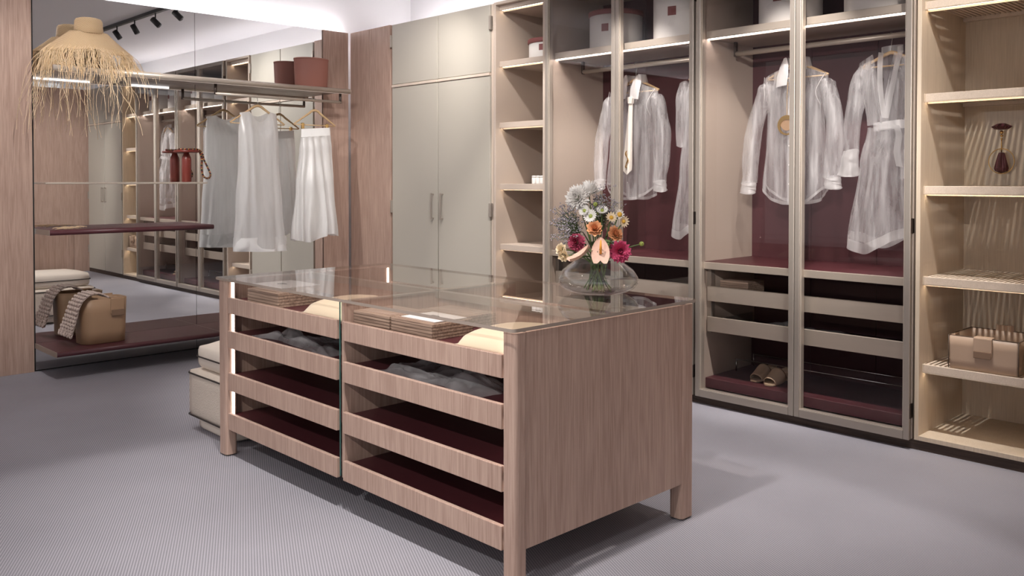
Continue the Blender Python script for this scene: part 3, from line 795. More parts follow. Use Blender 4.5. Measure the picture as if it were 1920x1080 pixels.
def strands(n, seed, amin, amax, rmin, lmin, lmax, parent, r=.0016, mat='straw_pale'):
    R = random.Random(seed); bm = bmesh.new()
    for _ in range(n):
        a = R.uniform(amin, amax); rr = R.uniform(rmin, .215)
        p = hat_brim_pt(rr, a) + Vector((0, 0, .004))
        out = Vector((math.cos(a) * 1.32, math.sin(a) * .72, 0)).normalized()
        L = R.uniform(lmin, lmax); pts = [p]; n_ = 9
        vel = out * R.uniform(.1, .8) + Vector((R.uniform(-.6, .6), R.uniform(-.4, .05), -.5))
        jit = R.uniform(0, 40)
        for k in range(n_):
            vel = vel + Vector((.95 * noise.noise((jit, k * .6, 0)), .5 * noise.noise((jit, k * .6, 5)) , -.42))
            vel.normalize()
            q = pts[-1] + vel * (L / n_)
            if q.z < 2.215 and 1.96 < q.x < 4.3 and q.y > 6.57:      # slide over the shelf edge
                q.z = max(q.z, 2.206) if q.y > 6.60 else q.z
                if q.z <= 2.215: q.y = min(q.y, pts[-1].y - .018)
            q.y = min(q.y, 6.95)
            pts.append(q)
        bm_tube(bm, pts, r * R.uniform(.7, 1.3), 4, False)
    o = obj('fringe', bm, mat, parent, False); o['kind'] = 'stuff'
    return o
strands(170, 1, PI * .85, PI * 2.12, .180, .14, .26, hat, .0019, 'straw')
strands(250, 3, PI * .85, PI * 2.12, .190, .12, .29, hat, .0017, 'straw_pale')
strands(120, 2, PI * .80, PI * 2.05, .185, .28, .70, hat, .0011, 'straw_pale')

# straw scraps on the burgundy shelf
bm = bmesh.new(); R = random.Random(4)
for _ in range(26):
    p = Vector((R.uniform(1.97, 2.16), R.uniform(6.68, 6.86), 1.0445 + R.uniform(0, .008)))
    a = R.uniform(-.5, .5); L = R.uniform(.05, .15)
    pts = [p + Vector((math.cos(a) * L * s, math.sin(a) * L * s * .6, .006 * math.sin(PI * s))) for s in (0, .33, .66, 1)]
    bm_tube(bm, pts, .0015, 4, False)
tag(obj('raffia_scraps', bm, 'straw_pale'), 'loose pale raffia strands lying on the narrow burgundy shelf', 'raffia')['kind'] = 'stuff'

# terracotta drum on the shelf
dr = thing('drum_box', 'tall oval terracotta leather box at the right end of the top shelf', 'box', (4.105, 6.79, 2.193))
lathe('body', [(0, 0), (.145, 0), (.150, .006), (.160, .262), (.158, .268), (0, .268)], (4.105, 6.79, 2.1935), 'terracotta', dr, 48, 1.0, .74)
lathe('lid_rim', [(.1595, .255), (.1625, .256), (.163, .268), (.158, .2695)], (4.105, 6.79, 2.1935), 'terracotta', dr, 48, 1.0, .74)

# red bottle with a plate and beaded cord
BX, BY = 3.000, 6.853
bt = tag(lathe('bottle', [(0, 0), (.034, 0), (.0375, .004), (.0375, .180), (.034, .200), (.022, .226), (.020, .236), (0, .236)], (BX, BY, 1.3795), 'red_glaze', None, 32), 'brick red cylindrical bottle on the thin pale shelf', 'bottle')
pl = tag(lathe('plate', [(0, 0), (.09, 0), (.098, .002), (.098, .016), (.094, .018), (0, .018)], (BX, BY, 1.6158), 'red_glaze', None, 40), 'flat brick red dish balanced on the red bottle', 'dish')
cd = thing('beaded_cord', 'red, black and amber beaded cord draped over the red dish', 'cord', (BX + .05, BY, 1.634))
path = [(2.935, 6.84, 1.641), (2.96, 6.80, 1.641), (3.01, 6.79, 1.642), (3.06, 6.80, 1.641), (3.098, 6.82, 1.632), (3.118, 6.815, 1.60), (3.126, 6.81, 1.56), (3.15, 6.80, 1.50),
        (3.172, 6.795, 1.445), (3.160, 6.79, 1.415), (3.130, 6.79, 1.412), (3.105, 6.79, 1.44), (3.100, 6.80, 1.50), (3.108, 6.81, 1.56), (3.100, 6.825, 1.615), (3.088, 6.84, 1.641), (3.05, 6.88, 1.641), (2.99, 6.89, 1.641)]
sp = spline(path, 5)
for ci, cm in enumerate(('red_glaze', 'black', 'gold')):
    bm = bmesh.new()
    for i, p in enumerate(sp):
        if i % 3 != ci: continue
        bmesh.ops.create_icosphere(bm, subdivisions=1, radius=.0092, matrix=Matrix.Translation(p))
    obj('beads', bm, cm, cd, True)

# ------------------------------------------------------------------ garments
def garment_mesh(rows, c, axis, ztop, zbot, seed, ripple=0.012, folds=7, nring=64, nrow=40, twist=1.0, hem=2):
    """closed tube of cloth: rows of (s, left, right, depth); axis 'y' hangs facing -x, axis 'x' hangs facing -y"""
    bm = bmesh.new(); R = random.Random(seed); ph = R.uniform(0, 10)
    keys = rows
    def row_at(s):
        for i in range(len(keys) - 1):
            if s <= keys[i + 1][0]:
                a, b = keys[i], keys[i + 1]; t = (s - a[0]) / (b[0] - a[0]); t = t * t * (3 - 2 * t)
                return [a[j] * (1 - t) + b[j] * t for j in (1, 2, 3)]
        return keys[-1][1:]
    G = []
    for i in range(nrow + 1):
        s = i / nrow; L, Rr, dp = row_at(s)
        ring = []
        for k in range(nring):
            a = 2 * PI * k / nring
            cu = math.copysign(abs(math.cos(a)) ** .8, math.cos(a)); sv = math.sin(a)
            mid, hw = (L + Rr) / 2, (Rr - L) / 2
            amp = ripple * (.15 + .85 * s)
            nz = noise.noise(Vector((math.cos(a) * 1.7 + ph, math.sin(a) * 1.7, s * 1.1 * twist)))
            rp = math.sin(folds * a + 5 * nz + ph) * amp + nz * amp * 1.1
            u = mid + cu * hw + rp * .35 * math.cos(a)
            d = -sv * dp + rp * (1 if sv >= 0 else -1) * -abs(sv) ** .5
            front = sv > 0
            zt = ztop((u - mid) / max(hw, 1e-4), front); zb = zbot((u - mid) / max(hw, 1e-4), front)
            z = zt * (1 - s) + zb * s
            p = (c + d, u, z) if axis == 'y' else (u, c + d, z)
            ring.append(bm.verts.new(p))
        G.append(ring)
    for i in range(nrow):
        for k in range(nring):
            f = bm.faces.new((G[i][k], G[i][(k + 1) % nring], G[i + 1][(k + 1) % nring], G[i + 1][k]))
            if i >= nrow - hem: f.material_index = 1
    return bm
def ribbon(bm, pts, wvec, mi=0, th=None):
    """flat strip along pts; wvec half-width vector(s)"""
    prev = None
    for i, p in enumerate(pts):
        p = Vector(p); wv = Vector(wvec[i] if isinstance(wvec[0], (tuple, list, Vector)) else wvec)
        cur = (bm.verts.new(p - wv), bm.verts.new(p + wv))
        if prev:
            f = bm.faces.new((prev[0], prev[1], cur[1], cur[0])); f.material_index = mi
        prev = cur
def sleeve_mesh(path, rad, seed, n=20, m=9):
    """path of (x, y, z), rad of (across, deep); wrinkled tube open at both ends"""
    P = spline([tuple(p) + tuple(r) for p, r in zip(path, rad)], m); bm = bmesh.new(); R = random.Random(seed); ph = R.uniform(0, 20)
    G = []
    for i, q in enumerate(P):
        ring = []
        for k in range(n):
            a = 2 * PI * k / n
            wob = 1 + .16 * noise.noise(Vector((math.cos(a) + ph, math.sin(a), i * .28)))
            ring.append(bm.verts.new((q[0] + math.sin(a) * q[4] * wob, q[1] + math.cos(a) * q[3] * wob, q[2] + .006 * math.sin(a * 2 + i * .5))))
        G.append(ring)
    for i in range(len(G) - 1):
        for k in range(n): bm.faces.new((G[i][k], G[i][(k + 1) % n], G[i + 1][(k + 1) % n], G[i + 1][k]))
    return bm
def hanger(label, c, cy, zr, half, drop, axis, clips=None, bar=True, rail_r=.016, apex=None):
    """wooden hanger; apex z given; hook loops over the rail"""
    loc = (c, cy, zr) if axis == 'y' else (cy, c, zr)
    t = thing('clothes_hanger', label, 'hanger', loc)
    az = apex
    def P(u, z, d=0.0): return (c + d, cy + u, z) if axis == 'y' else (cy + u, c + d, z)
    arms = spline([(-half, az - drop), (-half * .72, az - drop * .70), (-half * .3, az - drop * .25), (-.03, az - .008), (0, az), (.03, az - .008), (half * .3, az - drop * .25), (half * .72, az - drop * .70), (half, az - drop)], 5)
    bm = bmesh.new(); bm_tube(bm, [P(u, z) for u, z in arms], [.006 + .005 * (1 - abs(u) / half) for u, z in arms], 10); bmesh.ops.recalc_face_normals(bm, faces=bm.faces)
    obj('arms', bm, 'beech', t, True)
    if bar:
        zb = az - drop - .004
        tube('bar', [P(-half + .004, zb), P(half - .004, zb)], .0045, 'beech', t, 8)
    hk = []
    for k in range(0, 11):
        a = math.radians(-20 + 22 * k)
        hk.append((-math.cos(a) * (rail_r + .003) * 1.0, zr + math.sin(a) * (rail_r + .003)))
    hook = [P(0, az, 0), P(0, az + .02, 0)] + [P(0, z, -d) for d, z in hk[::-1]] if False else [P(0, az - .002), P(0, (az + zr) / 2)] + [P(0, zr + math.sin(a) * (rail_r + .004), math.cos(a) * (rail_r + .004)) for a in [math.radians(-60 + 24 * k) for k in range(10)]]
    tube('hook', hook, .0022, 'chrome', t, 6)
    if clips:
        for u in clips:
            zb = az - drop - .004
            a_, b_ = P(u - .011, zb - .034, -.014), P(u + .011, zb + .016, .014)
            box('clip', min(a_[0], b_[0]), max(a_[0], b_[0]), min(a_[1], b_[1]), max(a_[1], b_[1]), zb - .034, zb + .016, 'gold', t, .003)
    return t
def shirt(yl, yr, cy, x, zsh, zhem, label, seed, cuffL, cuffR, tie=False, buttons=True):
    """button shirt facing -x; yl > yr (left in view is larger y)"""
    t = thing('organza_shirt', label, 'shirt', (x, cy, zhem))
    bl, brr = yl - .03, yr + .03
    def ztop(u, front): return zsh + (.075 * max(0, 1 - abs(u)) ** .8 if abs(u) > .28 else .058 - (.055 * (1 - abs(u) / .28) if front else 0.0))
    def zbot(u, front): return zhem + .115 * abs(u) ** 3
    bm = garment_mesh([(0, brr + .01, bl - .01, .045), (.25, brr + .035, bl - .035, .085), (.6, brr + .03, bl - .03, .09), (1, brr + .005, bl - .005, .085)], x, 'y', ztop, zbot, seed, .018, 7, 96, 40, hem=1)
    obj('body', bm, ['organza', 'organza_dense'], t, True)
    for sgn, ysh, cf in ((1, yl, cuffL), (-1, yr, cuffR)):
        path = [(x, ysh - sgn * .050, zsh - .030), (x - .005, ysh - sgn * .030, zsh - .10), (x - .012, (ysh + cf[0]) / 2 + sgn * .012, (zsh + cf[1]) / 2), (x - .03, cf[0], cf[1] + .07)]
        rad = [(.034, .052), (.046, .056), (.054, .05), (.050, .04)]
        sl = obj('sleeve', sleeve_mesh(path, rad, seed + sgn), 'organza', t, True)
        bm = sleeve_mesh([(x - .03, cf[0], cf[1] + .075), (x - .032, cf[0] + sgn * .004, cf[1] + .035), (x - .034, cf[0] + sgn * .008, cf[1])], [(.052, .04), (.050, .036), (.053, .038)], seed + 9)
        obj('cuff', bm, 'organza_dense', sl, True)
        # armhole seam, front curve
        pts = spline([(x - .02, ysh - sgn * .046, zsh + .012), (x - .06, ysh - sgn * .066, zsh - .05), (x - .078, ysh - sgn * .080, zsh - .11), (x - .06, ysh - sgn * .060, zsh - .18)], 5)
        bm = bmesh.new(); bm_tube(bm, pts, .0018, 5); obj('armhole_seam', bm, 'organza_dense', t, True)
    # collar: stand round the back of the neck plus two folded flaps with points
    bm = bmesh.new(); n = 24; prev = None
    for k in range(n + 1):
        a = -2.3 + 4.6 * k / n
        by, bx = cy + math.sin(a) * .058, x + math.cos(a) * .048
        cur = [bm.verts.new((bx, by, zsh + .05)), bm.verts.new((bx, by, zsh + .118)), bm.verts.new((bx + math.cos(a) * .012, by + math.sin(a) * .012, zsh + .116)), bm.verts.new((bx + math.cos(a) * .026, by + math.sin(a) * .026, zsh + .055))]
        if prev:
            for j in range(3): bm.faces.new((prev[j], cur[j], cur[j + 1], prev[j + 1]))
        prev = cur
    for sg in (1, -1):
        for off in (0, .004):
            A = [(-.045, .052, .118), (-.070, .026, .075), (-.090, .016, .010), (-.100, .020, -.055)]
            B = [(-.040, .070, .112), (-.060, .086, .060), (-.086, .090, .000), (-.100, .090, -.066)]
            rows_ = [[bm.verts.new((x + p[0] - off + (q[0] - p[0]) * f - .012 * math.sin(PI * f), cy + sg * (p[1] + (q[1] - p[1]) * f), zsh + p[2] + (q[2] - p[2]) * f)) for f in (0, .33, .66, 1)] for p, q in zip(A, B)]
            for r0, r1 in zip(rows_, rows_[1:]):
                for j in range(3): bm.faces.new((r0[j], r0[j + 1], r1[j + 1], r1[j]))
    obj('collar', bm, 'organza_dense', t, True)
    bm = bmesh.new()
    pts = [(x - .055 - .045 * min(1, k / 5), cy, zsh + .04 - (zsh + .03 - zhem) * k / 14) for k in range(15)]
    ribbon(bm, pts, (0, .013, 0)); obj('placket', bm, 'organza_dense', t)
    for k in range(2, 13, 2):
        bm = bmesh.new(); p = pts[k]; bm_tube(bm, [(p[0] - .004, p[1], p[2]), (p[0] - .001, p[1], p[2])], .005, 8); obj('button', bm, 'linen_dense', t)
    if tie:
        cy = cy - .030
        k = thing('neck_tie', 'cream silk tie with a small gold emblem on the sheer shirt', 'tie', (x - .10, cy, zhem + .2))
        bm = bmesh.new(); xs = x - .092
        def prism(prof, th, name, mat):
            bm = bmesh.new()
            for dx in (0,):
                A = [bm.verts.new((xs + px_ - th, cy + py_, pz)) for px_, py_, pz in prof]; B = [bm.verts.new((xs + px_ + th, cy + py_, pz)) for px_, py_, pz in prof]
                bm.faces.new(A); bm.faces.new(B[::-1])
                for i in range(len(prof)): bm.faces.new((A[i], A[(i + 1) % len(prof)], B[(i + 1) % len(prof)], B[i]))
            bmesh.ops.recalc_face_normals(bm, faces=bm.faces)
            return obj(name, bm, mat, k)
        prism([(-.016, -.024, 1.975), (-.016, .024, 1.975), (-.016, .017, 1.928), (-.016, -.017, 1.928)], .012, 'knot', 'silk')
        bl_ = prism([(-.014, -.015, 1.93), (-.014, .015, 1.93), (-.050, .040, 1.50), (-.052, .040, 1.465), (-.054, 0, 1.432), (-.052, -.040, 1.465), (-.050, -.040, 1.50)], .003, 'blade', 'silk')
        bm = bmesh.new()
        sn = [(xs - .058, cy + .010 * math.sin(s * .9), 1.60 - .012 * s) for s in range(11)]
        bm_tube(bm, sn, [.002 + .004 * abs(math.sin(s * .8)) for s in range(11)], 6)
        obj('gold_emblem', bm, 'gold', k, True)
    return t
XC = 4.945
shirt(4.118, 3.615, 3.838, XC, 2.022, 1.255, 'sheer white organza shirt wearing a cream tie, in the wardrobe behind the flowers', 11, (4.150, 1.325), (3.615, 1.318), tie=True)
hanger('beech hanger inside the sheer shirt with the tie', XC, 3.845, 2.205, .20, .085, 'y', apex=2.108)
shirt(2.872, 2.380, 2.612, XC, 2.022, 1.248, 'sheer white organza shirt with a gold disc pendant, above the slides', 23, (2.925, 1.310), (2.378, 1.345))
hanger('beech hanger inside the sheer shirt with the pendant', XC, 2.618, 2.205, .20, .085, 'y', apex=2.108)
# pendant
pn = thing('pendant_necklace', 'gold disc pendant with dark inner disc hanging on the sheer shirt', 'necklace', (XC - .12, 2.672, 1.73))
PY = 2.622
lathe_pts = [2 * PI * k / 40 for k in range(41)]
bm = bmesh.new()
for a0, a1 in ((0, 40),):
    ins = [bm.verts.new((XC - .118, PY + .042 * math.cos(a), 1.718 + .042 * math.sin(a))) for a in lathe_pts[:-1]]
    out = [bm.verts.new((XC - .118, PY + .060 * math.cos(a), 1.730 - .004 + .060 * math.sin(a))) for a in lathe_pts[:-1]]
    in2 = [bm.verts.new((XC - .112, v.co.y, v.co.z)) for v in ins]; ou2 = [bm.verts.new((XC - .112, v.co.y, v.co.z)) for v in out]
    for k in range(40):
        j = (k + 1) % 40
        bm.faces.new((ins[k], ins[j], out[j], out[k])); bm.faces.new((in2[k], ou2[k], ou2[j], in2[j])); bm.faces.new((out[k], out[j], ou2[j], ou2[k])); bm.faces.new((ins[k], in2[k], in2[j], ins[j]))
obj('gold_ring', bm, 'gold', pn)
bm = bmesh.new(); bm_tube(bm, [(XC - .114, PY, 1.735), (XC - .110, PY, 1.735)], .042, 32); obj('inner_disc', bm, 'tan', pn)
bm = bmesh.new(); bm_tube(bm, [(XC - .114, PY, 1.785), (XC - .10, 2.63, 1.90), (XC - .07, 2.64, 1.99)], .0015, 5); obj('chain', bm, 'gold', pn)

# robe
def robe():
    x, cy = XC, 2.045
    t = thing('organza_robe', 'sheer white organza wrap robe with tied belt, beside the open cream shelves', 'robe', (x, cy, .99))
    def ztop(u, front):
        if abs(u) > .34: return 2.058 + .05 * (1 - abs(u)) / .66
        if front: return 1.745 + (2.10 - 1.745) * (abs(u) / .34) ** .9
        return 2.11
    bm = garment_mesh([(0, 1.915, 2.235, .05), (.4, 1.945, 2.205, .085), (1, 1.965, 2.175, .075)], x, 'y', ztop, lambda u, f: 1.705, 31, .008, 5, 64, 22, hem=0)
    obj('bodice', bm, ['organza', 'organza_dense'], t, True)
    def zb(u, front): return 1.02 - .035 * math.sin(3 * u + 1) + (.02 if not front else 0) - .025 * u
    bm = garment_mesh([(0, 1.965, 2.175, .075), (.3, 1.935, 2.215, .11), (1, 1.925, 2.285, .13)], x, 'y', lambda u, f: 1.695, zb, 37, .024, 8, 90, 34, hem=3)
    obj('skirt', bm, ['organza', 'organza_dense'], t, True)
    pts = [(x + .082 * math.sin(a), cy - .015 + .112 * math.cos(a), 1.70 + .006 * math.sin(2 * a)) for a in [2 * PI * k / 32 for k in range(33)]]
    bm = bmesh.new(); ribbon(bm, pts, (0, 0, .024)); ribbon(bm, [(p[0] * 1.0 - .004, p[1], p[2] + .003) for p in pts], (0, .002, .020)); obj('belt', bm, 'organza_dense', t, True)
    bm = bmesh.new(); ribbon(bm, spline([(x - .09, 1.985, 1.70), (x - .10, 1.965, 1.64), (x - .10, 1.975, 1.55), (x - .095, 1.962, 1.47)], 6), (0, .018, .004)); obj('belt_tail', bm, 'organza_dense', t, True)
    for sg in (1, -1):
        bm = bmesh.new()
        p = spline([(x - .02, cy + sg * .055, 2.115), (x - .058, cy + sg * .045, 2.02), (x - .082, cy + sg * .028, 1.88), (x - .088, cy + sg * .004, 1.74)], 5)
        ribbon(bm, p, (0.003, .016, .003)); obj('lapel', bm, 'organza_dense', t, True)
    bm = bmesh.new(); n = 20
    q = [(x + .045 * math.cos(a), cy + .058 * math.sin(a), 2.125 + .012 * math.cos(a)) for a in [-PI * .75 + PI * 1.5 * k / n for k in range(n + 1)]]
    ribbon(bm, q, (0, 0, .022)); obj('collar', bm, 'organza_dense', t, True)
    for sg, ysh, cf in ((1, 2.222, (2.285, 1.42)), (-1, 1.940, (1.915, 1.40))):
        path = [(x, ysh - sg * .03, 2.045), (x - .005, ysh + sg * .012, 1.93), (x - .012, (ysh + cf[0]) / 2 + sg * .01, 1.72), (x - .02, cf[0] - sg * .02, 1.56)]
        sl = obj('sleeve', sleeve_mesh(path, [(.045, .05), (.052, .052), (.045, .045), (.040, .04)], 41 + sg), 'organza', t, True)
        bm = sleeve_mesh([(x - .02, cf[0] - sg * .02, 1.57), (x - .022, cf[0] - sg * .01, 1.50), (x - .025, cf[0], cf[1])], [(.042, .042), (.050, .045), (.066, .05)], 47 + sg)
        obj('cuff', bm, 'organza_dense', sl, True)
    return t
robe()
hanger('beech hanger holding the sheer wrap robe', XC, 2.050, 2.205, .17, .07, 'y', apex=2.112)
# dress at the right end of the first wardrobe
def side_dress():
    x = XC
    t = thing('organza_dress', 'long sheer white dress at the right end of the wardrobe behind the flowers', 'dress', (x, 3.29, 1.0))
    bm = garment_mesh([(0, 3.225, 3.360, .05), (.14, 3.185, 3.425, .09), (.3, 3.20, 3.415, .09), (.62, 3.19, 3.445, .11), (1, 3.175, 3.500, .13)], x, 'y', lambda u, f: 2.10 + .03 * (1 - abs(u)), lambda u, f: 1.03 - .03 * math.sin(4 * u), 53, .02, 8, 80, 40)
    obj('body', bm, ['organza', 'organza_dense'], t, True)
    for yy in (3.21, 3.41):
        bm = sleeve_mesh([(x - .03, yy, 2.05), (x - .05, yy + .01, 1.9), (x - .05, yy + .012, 1.62)], [(.035, .04), (.045, .045), (.035, .035)], 61)
        obj('sleeve', bm, 'organza', t, True)
    return t
side_dress()
hanger('beech hanger holding the long sheer dress', XC, 3.29, 2.205, .11, .05, 'y', apex=2.12)

# tunic and skirt on the mirror rail
YR_ = 6.657
def tunic():
    t = thing('white_tunic', 'long white sleeveless tunic hanging in front of the mirror', 'tunic', (3.53, YR_, .80))
    def ztop(u, front):
        if abs(u) > .55: return 1.958 - .03 * (abs(u) - .55)
        dip = (1 - (abs(u) / .55) ** 2)
        return 1.958 - (.085 if front else .035) * dip
    bm = garment_mesh([(0, 3.362, 3.690, .030), (.16, 3.352, 3.698, .075), (.35, 3.350, 3.700, .085), (.7, 3.325, 3.735, .10), (1, 3.302, 3.768, .105)], YR_, 'x', ztop, lambda u, f: .815 - .008 * u, 71, .012, 6, 90, 50, hem=0)
    obj('body', bm, ['linen', 'linen_dense'], t, True)
    bm = garment_mesh([(0, 3.306, 3.764, .107), (1, 3.300, 3.770, .109)], YR_, 'x', lambda u, f: .925, lambda u, f: .808 - .008 * u, 71, .012, 6, 90, 6, hem=0)
    obj('hem_band', bm, 'linen_dense', t, True)
    return t
tunic()
hanger('beech hanger holding the long white tunic', YR_, 3.520, 2.086, .245, .145, 'x', apex=2.008, rail_r=.0125)
def skirt():
    t = thing('white_skirt', 'gathered white flared skirt hanging from a clip hanger by the wooden panel', 'skirt', (4.06, YR_, .87))
    bm = garment_mesh([(0, 3.922, 4.212, .030), (.12, 3.915, 4.218, .05), (.5, 3.875, 4.228, .085), (1, 3.830, 4.262, .12)], YR_, 'x', lambda u, f: 1.775 + .015 * u, lambda u, f: .895 + .03 * math.sin(3 * u), 83, .028, 11, 130, 46, hem=0)
    obj('body', bm, ['linen', 'linen_dense'], t, True)
    bm = garment_mesh([(0, 3.926, 4.210, .028), (1, 3.922, 4.213, .032)], YR_, 'x', lambda u, f: 1.845 + .012 * u, lambda u, f: 1.775 + .012 * u, 85, .002, 11, 60, 4, hem=0)
    obj('waistband', bm, 'linen_dense', t, True)
    return t
skirt()
hanger('beech clip hanger holding the gathered white skirt', YR_, 4.058, 2.086, .205, .125, 'x', clips=(-.12, .12), apex=2.000, rail_r=.0125)

# ------------------------------------------------------------------ boxes on the upper shelves
def hat_box(x, y, z, r, h, label):
    t = thing('hat_box', label, 'box', (x, y, z), 'round felt boxes on the upper shelves')
    lathe('body', [(0, 0), (r - .004, 0), (r, .004), (r, h - .03), (0, h - .03)], (x, y, z), 'felt', t, 48)
    lathe('lid', [(0, h - .032), (r + .006, h - .032), (r + .010, h - .028), (r + .010, h - .002), (r + .006, h + .003), (0, h + .006)], (x, y, z), 'lid', t, 48)
    # square label on the side facing the room
    ang = math.atan2(-y, -x) - .42
    bm = bmesh.new(); n = 6
    for k in range(n):
        a0 = ang - .14 + .28 * k / n; a1 = ang - .14 + .28 * (k + 1) / n
        bm_quad(bm, *[(x + (r + .0015) * math.cos(a), y + (r + .0015) * math.sin(a), zz) for a, zz in ((a0, z + h * .42), (a1, z + h * .42), (a1, z + h * .42 + .28 * r), (a0, z + h * .42 + .28 * r))])
    obj('square_label', bm, 'lid', t, True)
    return t
ZS = 2.3255
hat_box(4.90, 3.992, ZS, .188, .262, 'round white felt box with burgundy lid above the shirt with the tie')
hat_box(4.90, 3.400, ZS, .210, .330, 'large round white felt box with burgundy lid above the long sheer dress')
hat_box(4.90, 2.640, ZS, .185, .300, 'round white felt box with burgundy lid above the shirt with the pendant')
hat_box(4.90, 2.080, ZS, .205, .320, 'round white felt box with burgundy lid above the wrap robe')
hat_box(4.96, 4.690, 2.3165, .170, .165, 'small round felt box with dark burgundy lid on the open lit shelf unit')

# ------------------------------------------------------------------ ornaments
def ornament(x, y, z, label, s=1.0, stand=True):
    """burgundy fluted cap, gold beads, gold hoop and fluted drop"""
    t = thing('jewel_ornament', label, 'ornament', (x, y, z))
    def fl(prof, zc, name):
        bm = bmesh.new(); n = 32; rings = []
        for r, dz in prof:
            if r < 1e-4: rings.append([bm.verts.new((x, y, zc + dz * s))])
            else: rings.append([bm.verts.new((x + s * r * (1 + .10 * (k % 2)) * math.cos(2 * PI * k / n), y + s * r * (1 + .10 * (k % 2)) * math.sin(2 * PI * k / n), zc + dz * s)) for k in range(n)])
        for A, B in zip(rings, rings[1:]):
            for k in range(n):
                if len(A) == 1: bm.faces.new((A[0], B[k], B[(k + 1) % n]))
                elif len(B) == 1: bm.faces.new((A[k], A[(k + 1) % n], B[0]))
                else: bm.faces.new((A[k], A[(k + 1) % n], B[(k + 1) % n], B[k]))
        bmesh.ops.recalc_face_normals(bm, faces=bm.faces)
        return obj(name, bm, 'burgundy', t)
    fl([(0, .018), (.018, .016), (.046, 0), (.030, -.014), (0, -.018)], z + .275 * s, 'cap')
    fl([(0, .055), (.012, .052), (.016, .04), (.032, -.03), (.028, -.045), (0, -.058)], z + .085 * s, 'drop')
    bm = bmesh.new()
    for dz, r in ((.245, .010), (.227, .008), (.21, .006)):
        bmesh.ops.create_icosphere(bm, subdivisions=2, radius=r * s, matrix=Matrix.Translation((x, y, z + dz * s)))
    obj('gold_beads', bm, 'gold', t, True)
    bm = bmesh.new(); bm_tube(bm, [(x, y + .062 * s * math.cos(a), z + .092 * s + .066 * s * math.sin(a)) for a in [2 * PI * k / 40 for k in range(41)]], .0024 * s, 6, False); obj('hoop', bm, 'gold', t, True)
    bm = bmesh.new(); bm_tube(bm, [(x, y, z + .205 * s), (x, y, z + .14 * s)], .003 * s, 6); obj('chain', bm, 'gold', t, True)
    return t
ornament(5.085, 1.525, 1.405, 'burgundy and gold drop ornament with hoop on the cream slatted shelves')
ac = thing('acrylic_stand', 'clear acrylic sheet behind the drop ornament on the cream slatted shelves', 'stand', (5.11, 1.52, 1.367))
box('sheet', 5.108, 5.114, 1.33, 1.715, 1.3665, 1.790, 'acrylic', ac, 0)
for z in (1.70,):
    bm = bmesh.new(); bm_tube(bm, [(5.108, 1.525, 1.675), (5.08, 1.525, 1.675)], .004, 8); obj('peg', bm, 'chrome', ac)
ornament(4.86, 4.545, 1.40, 'burgundy and gold drop ornament beside the small white jars', 1.0)
a2 = thing('acrylic_stand', 'clear acrylic sheet holding the ornament beside the small white jars', 'stand', (4.885, 4.545, 1.367))
box('sheet', 4.884, 4.889, 4.47, 4.62, 1.3665, 1.74, 'acrylic', a2, 0)
bm = bmesh.new(); bm_tube(bm, [(4.884, 4.545, 1.67), (4.856, 4.545, 1.67)], .004, 8); obj('peg', bm, 'chrome', a2)
for k, (yy, lb) in enumerate(((4.742, 'leftmost'), (4.700, 'middle'), (4.658, 'rightmost'))):
    t = thing('small_jar', lb + ' of three small white ribbed jars on the open lit shelves', 'jar', (4.83, yy, 1.3665), 'small white jars')
    lathe('body', [(0, 0), (.0185, 0), (.0195, .003), (.0195, .045), (.017, .05), (0, .05)], (4.83, yy, 1.3665), 'felt', t, 20)
    lathe('lid', [(0, .0505), (.0195, .0505), (.0195, .062), (0, .064)], (4.83, yy, 1.3665), 'felt', t, 20)

# leather basket on the slatted shelf
bk = shell_bag('leather_basket', 'rectangular nude leather basket on the lowest slatted shelf', 'basket', 4.845, 1.480, .4415, .160, .158, .168, .012, .004, 'nude', 'nude_edge', .005)
box('flap', 4.668, 4.676, 1.435, 1.520, .520, .612, 'nude', bk, .003, 2)
box('flap_top', 4.672, 4.72, 1.435, 1.520, .609, .616, 'nude', bk, .002)
box('clasp', 4.662, 4.669, 1.437, 1.518, .512, .548, 'tan_dark', bk, .003, 2)
box('rear_flap', 5.004, 5.012, 1.435, 1.520, .545, .640, 'nude', bk, .003, 2)
tube('rim', [(4.683, 1.320, .6105), (4.683, 1.640, .6105), (5.007, 1.640, .6105), (5.007, 1.320, .6105), (4.683, 1.320, .6105)], .0032, 'nude_edge', bk, 6)
for sx in (4.682, 5.008):
    for sy in (1.320, 1.640):
        tube('corner_piping', [(sx, sy, .446), (sx, sy, .610)], .0028, 'nude_edge', bk, 6)

# wooden box and scarves in the wardrobe drawers
wooden_box(4.76, 4.95, 2.835, 3.035, .6525, .115, 'small wooden box in the upper drawer above the slides')
crumple(4.72, 5.02, 1.92, 2.86, .4625, .060, 15, 'crumpled white organza scarf in the lower drawer above the slides', nx=22, ny=60)
crumple(4.72, 5.02, 1.95, 2.30, .6525, .050, 16, 'crumpled dark sheer scarf in the upper drawer under the robe', mat=sheer('smoke_organza', (0.10, 0.08, 0.07), .5), nx=20, ny=30)
crumple(4.72, 5.02, 3.22, 3.95, .6525, .050, 18, 'crumpled dark sheer scarf in the drawer behind the flower vase', mat='organza', nx=20, ny=40)

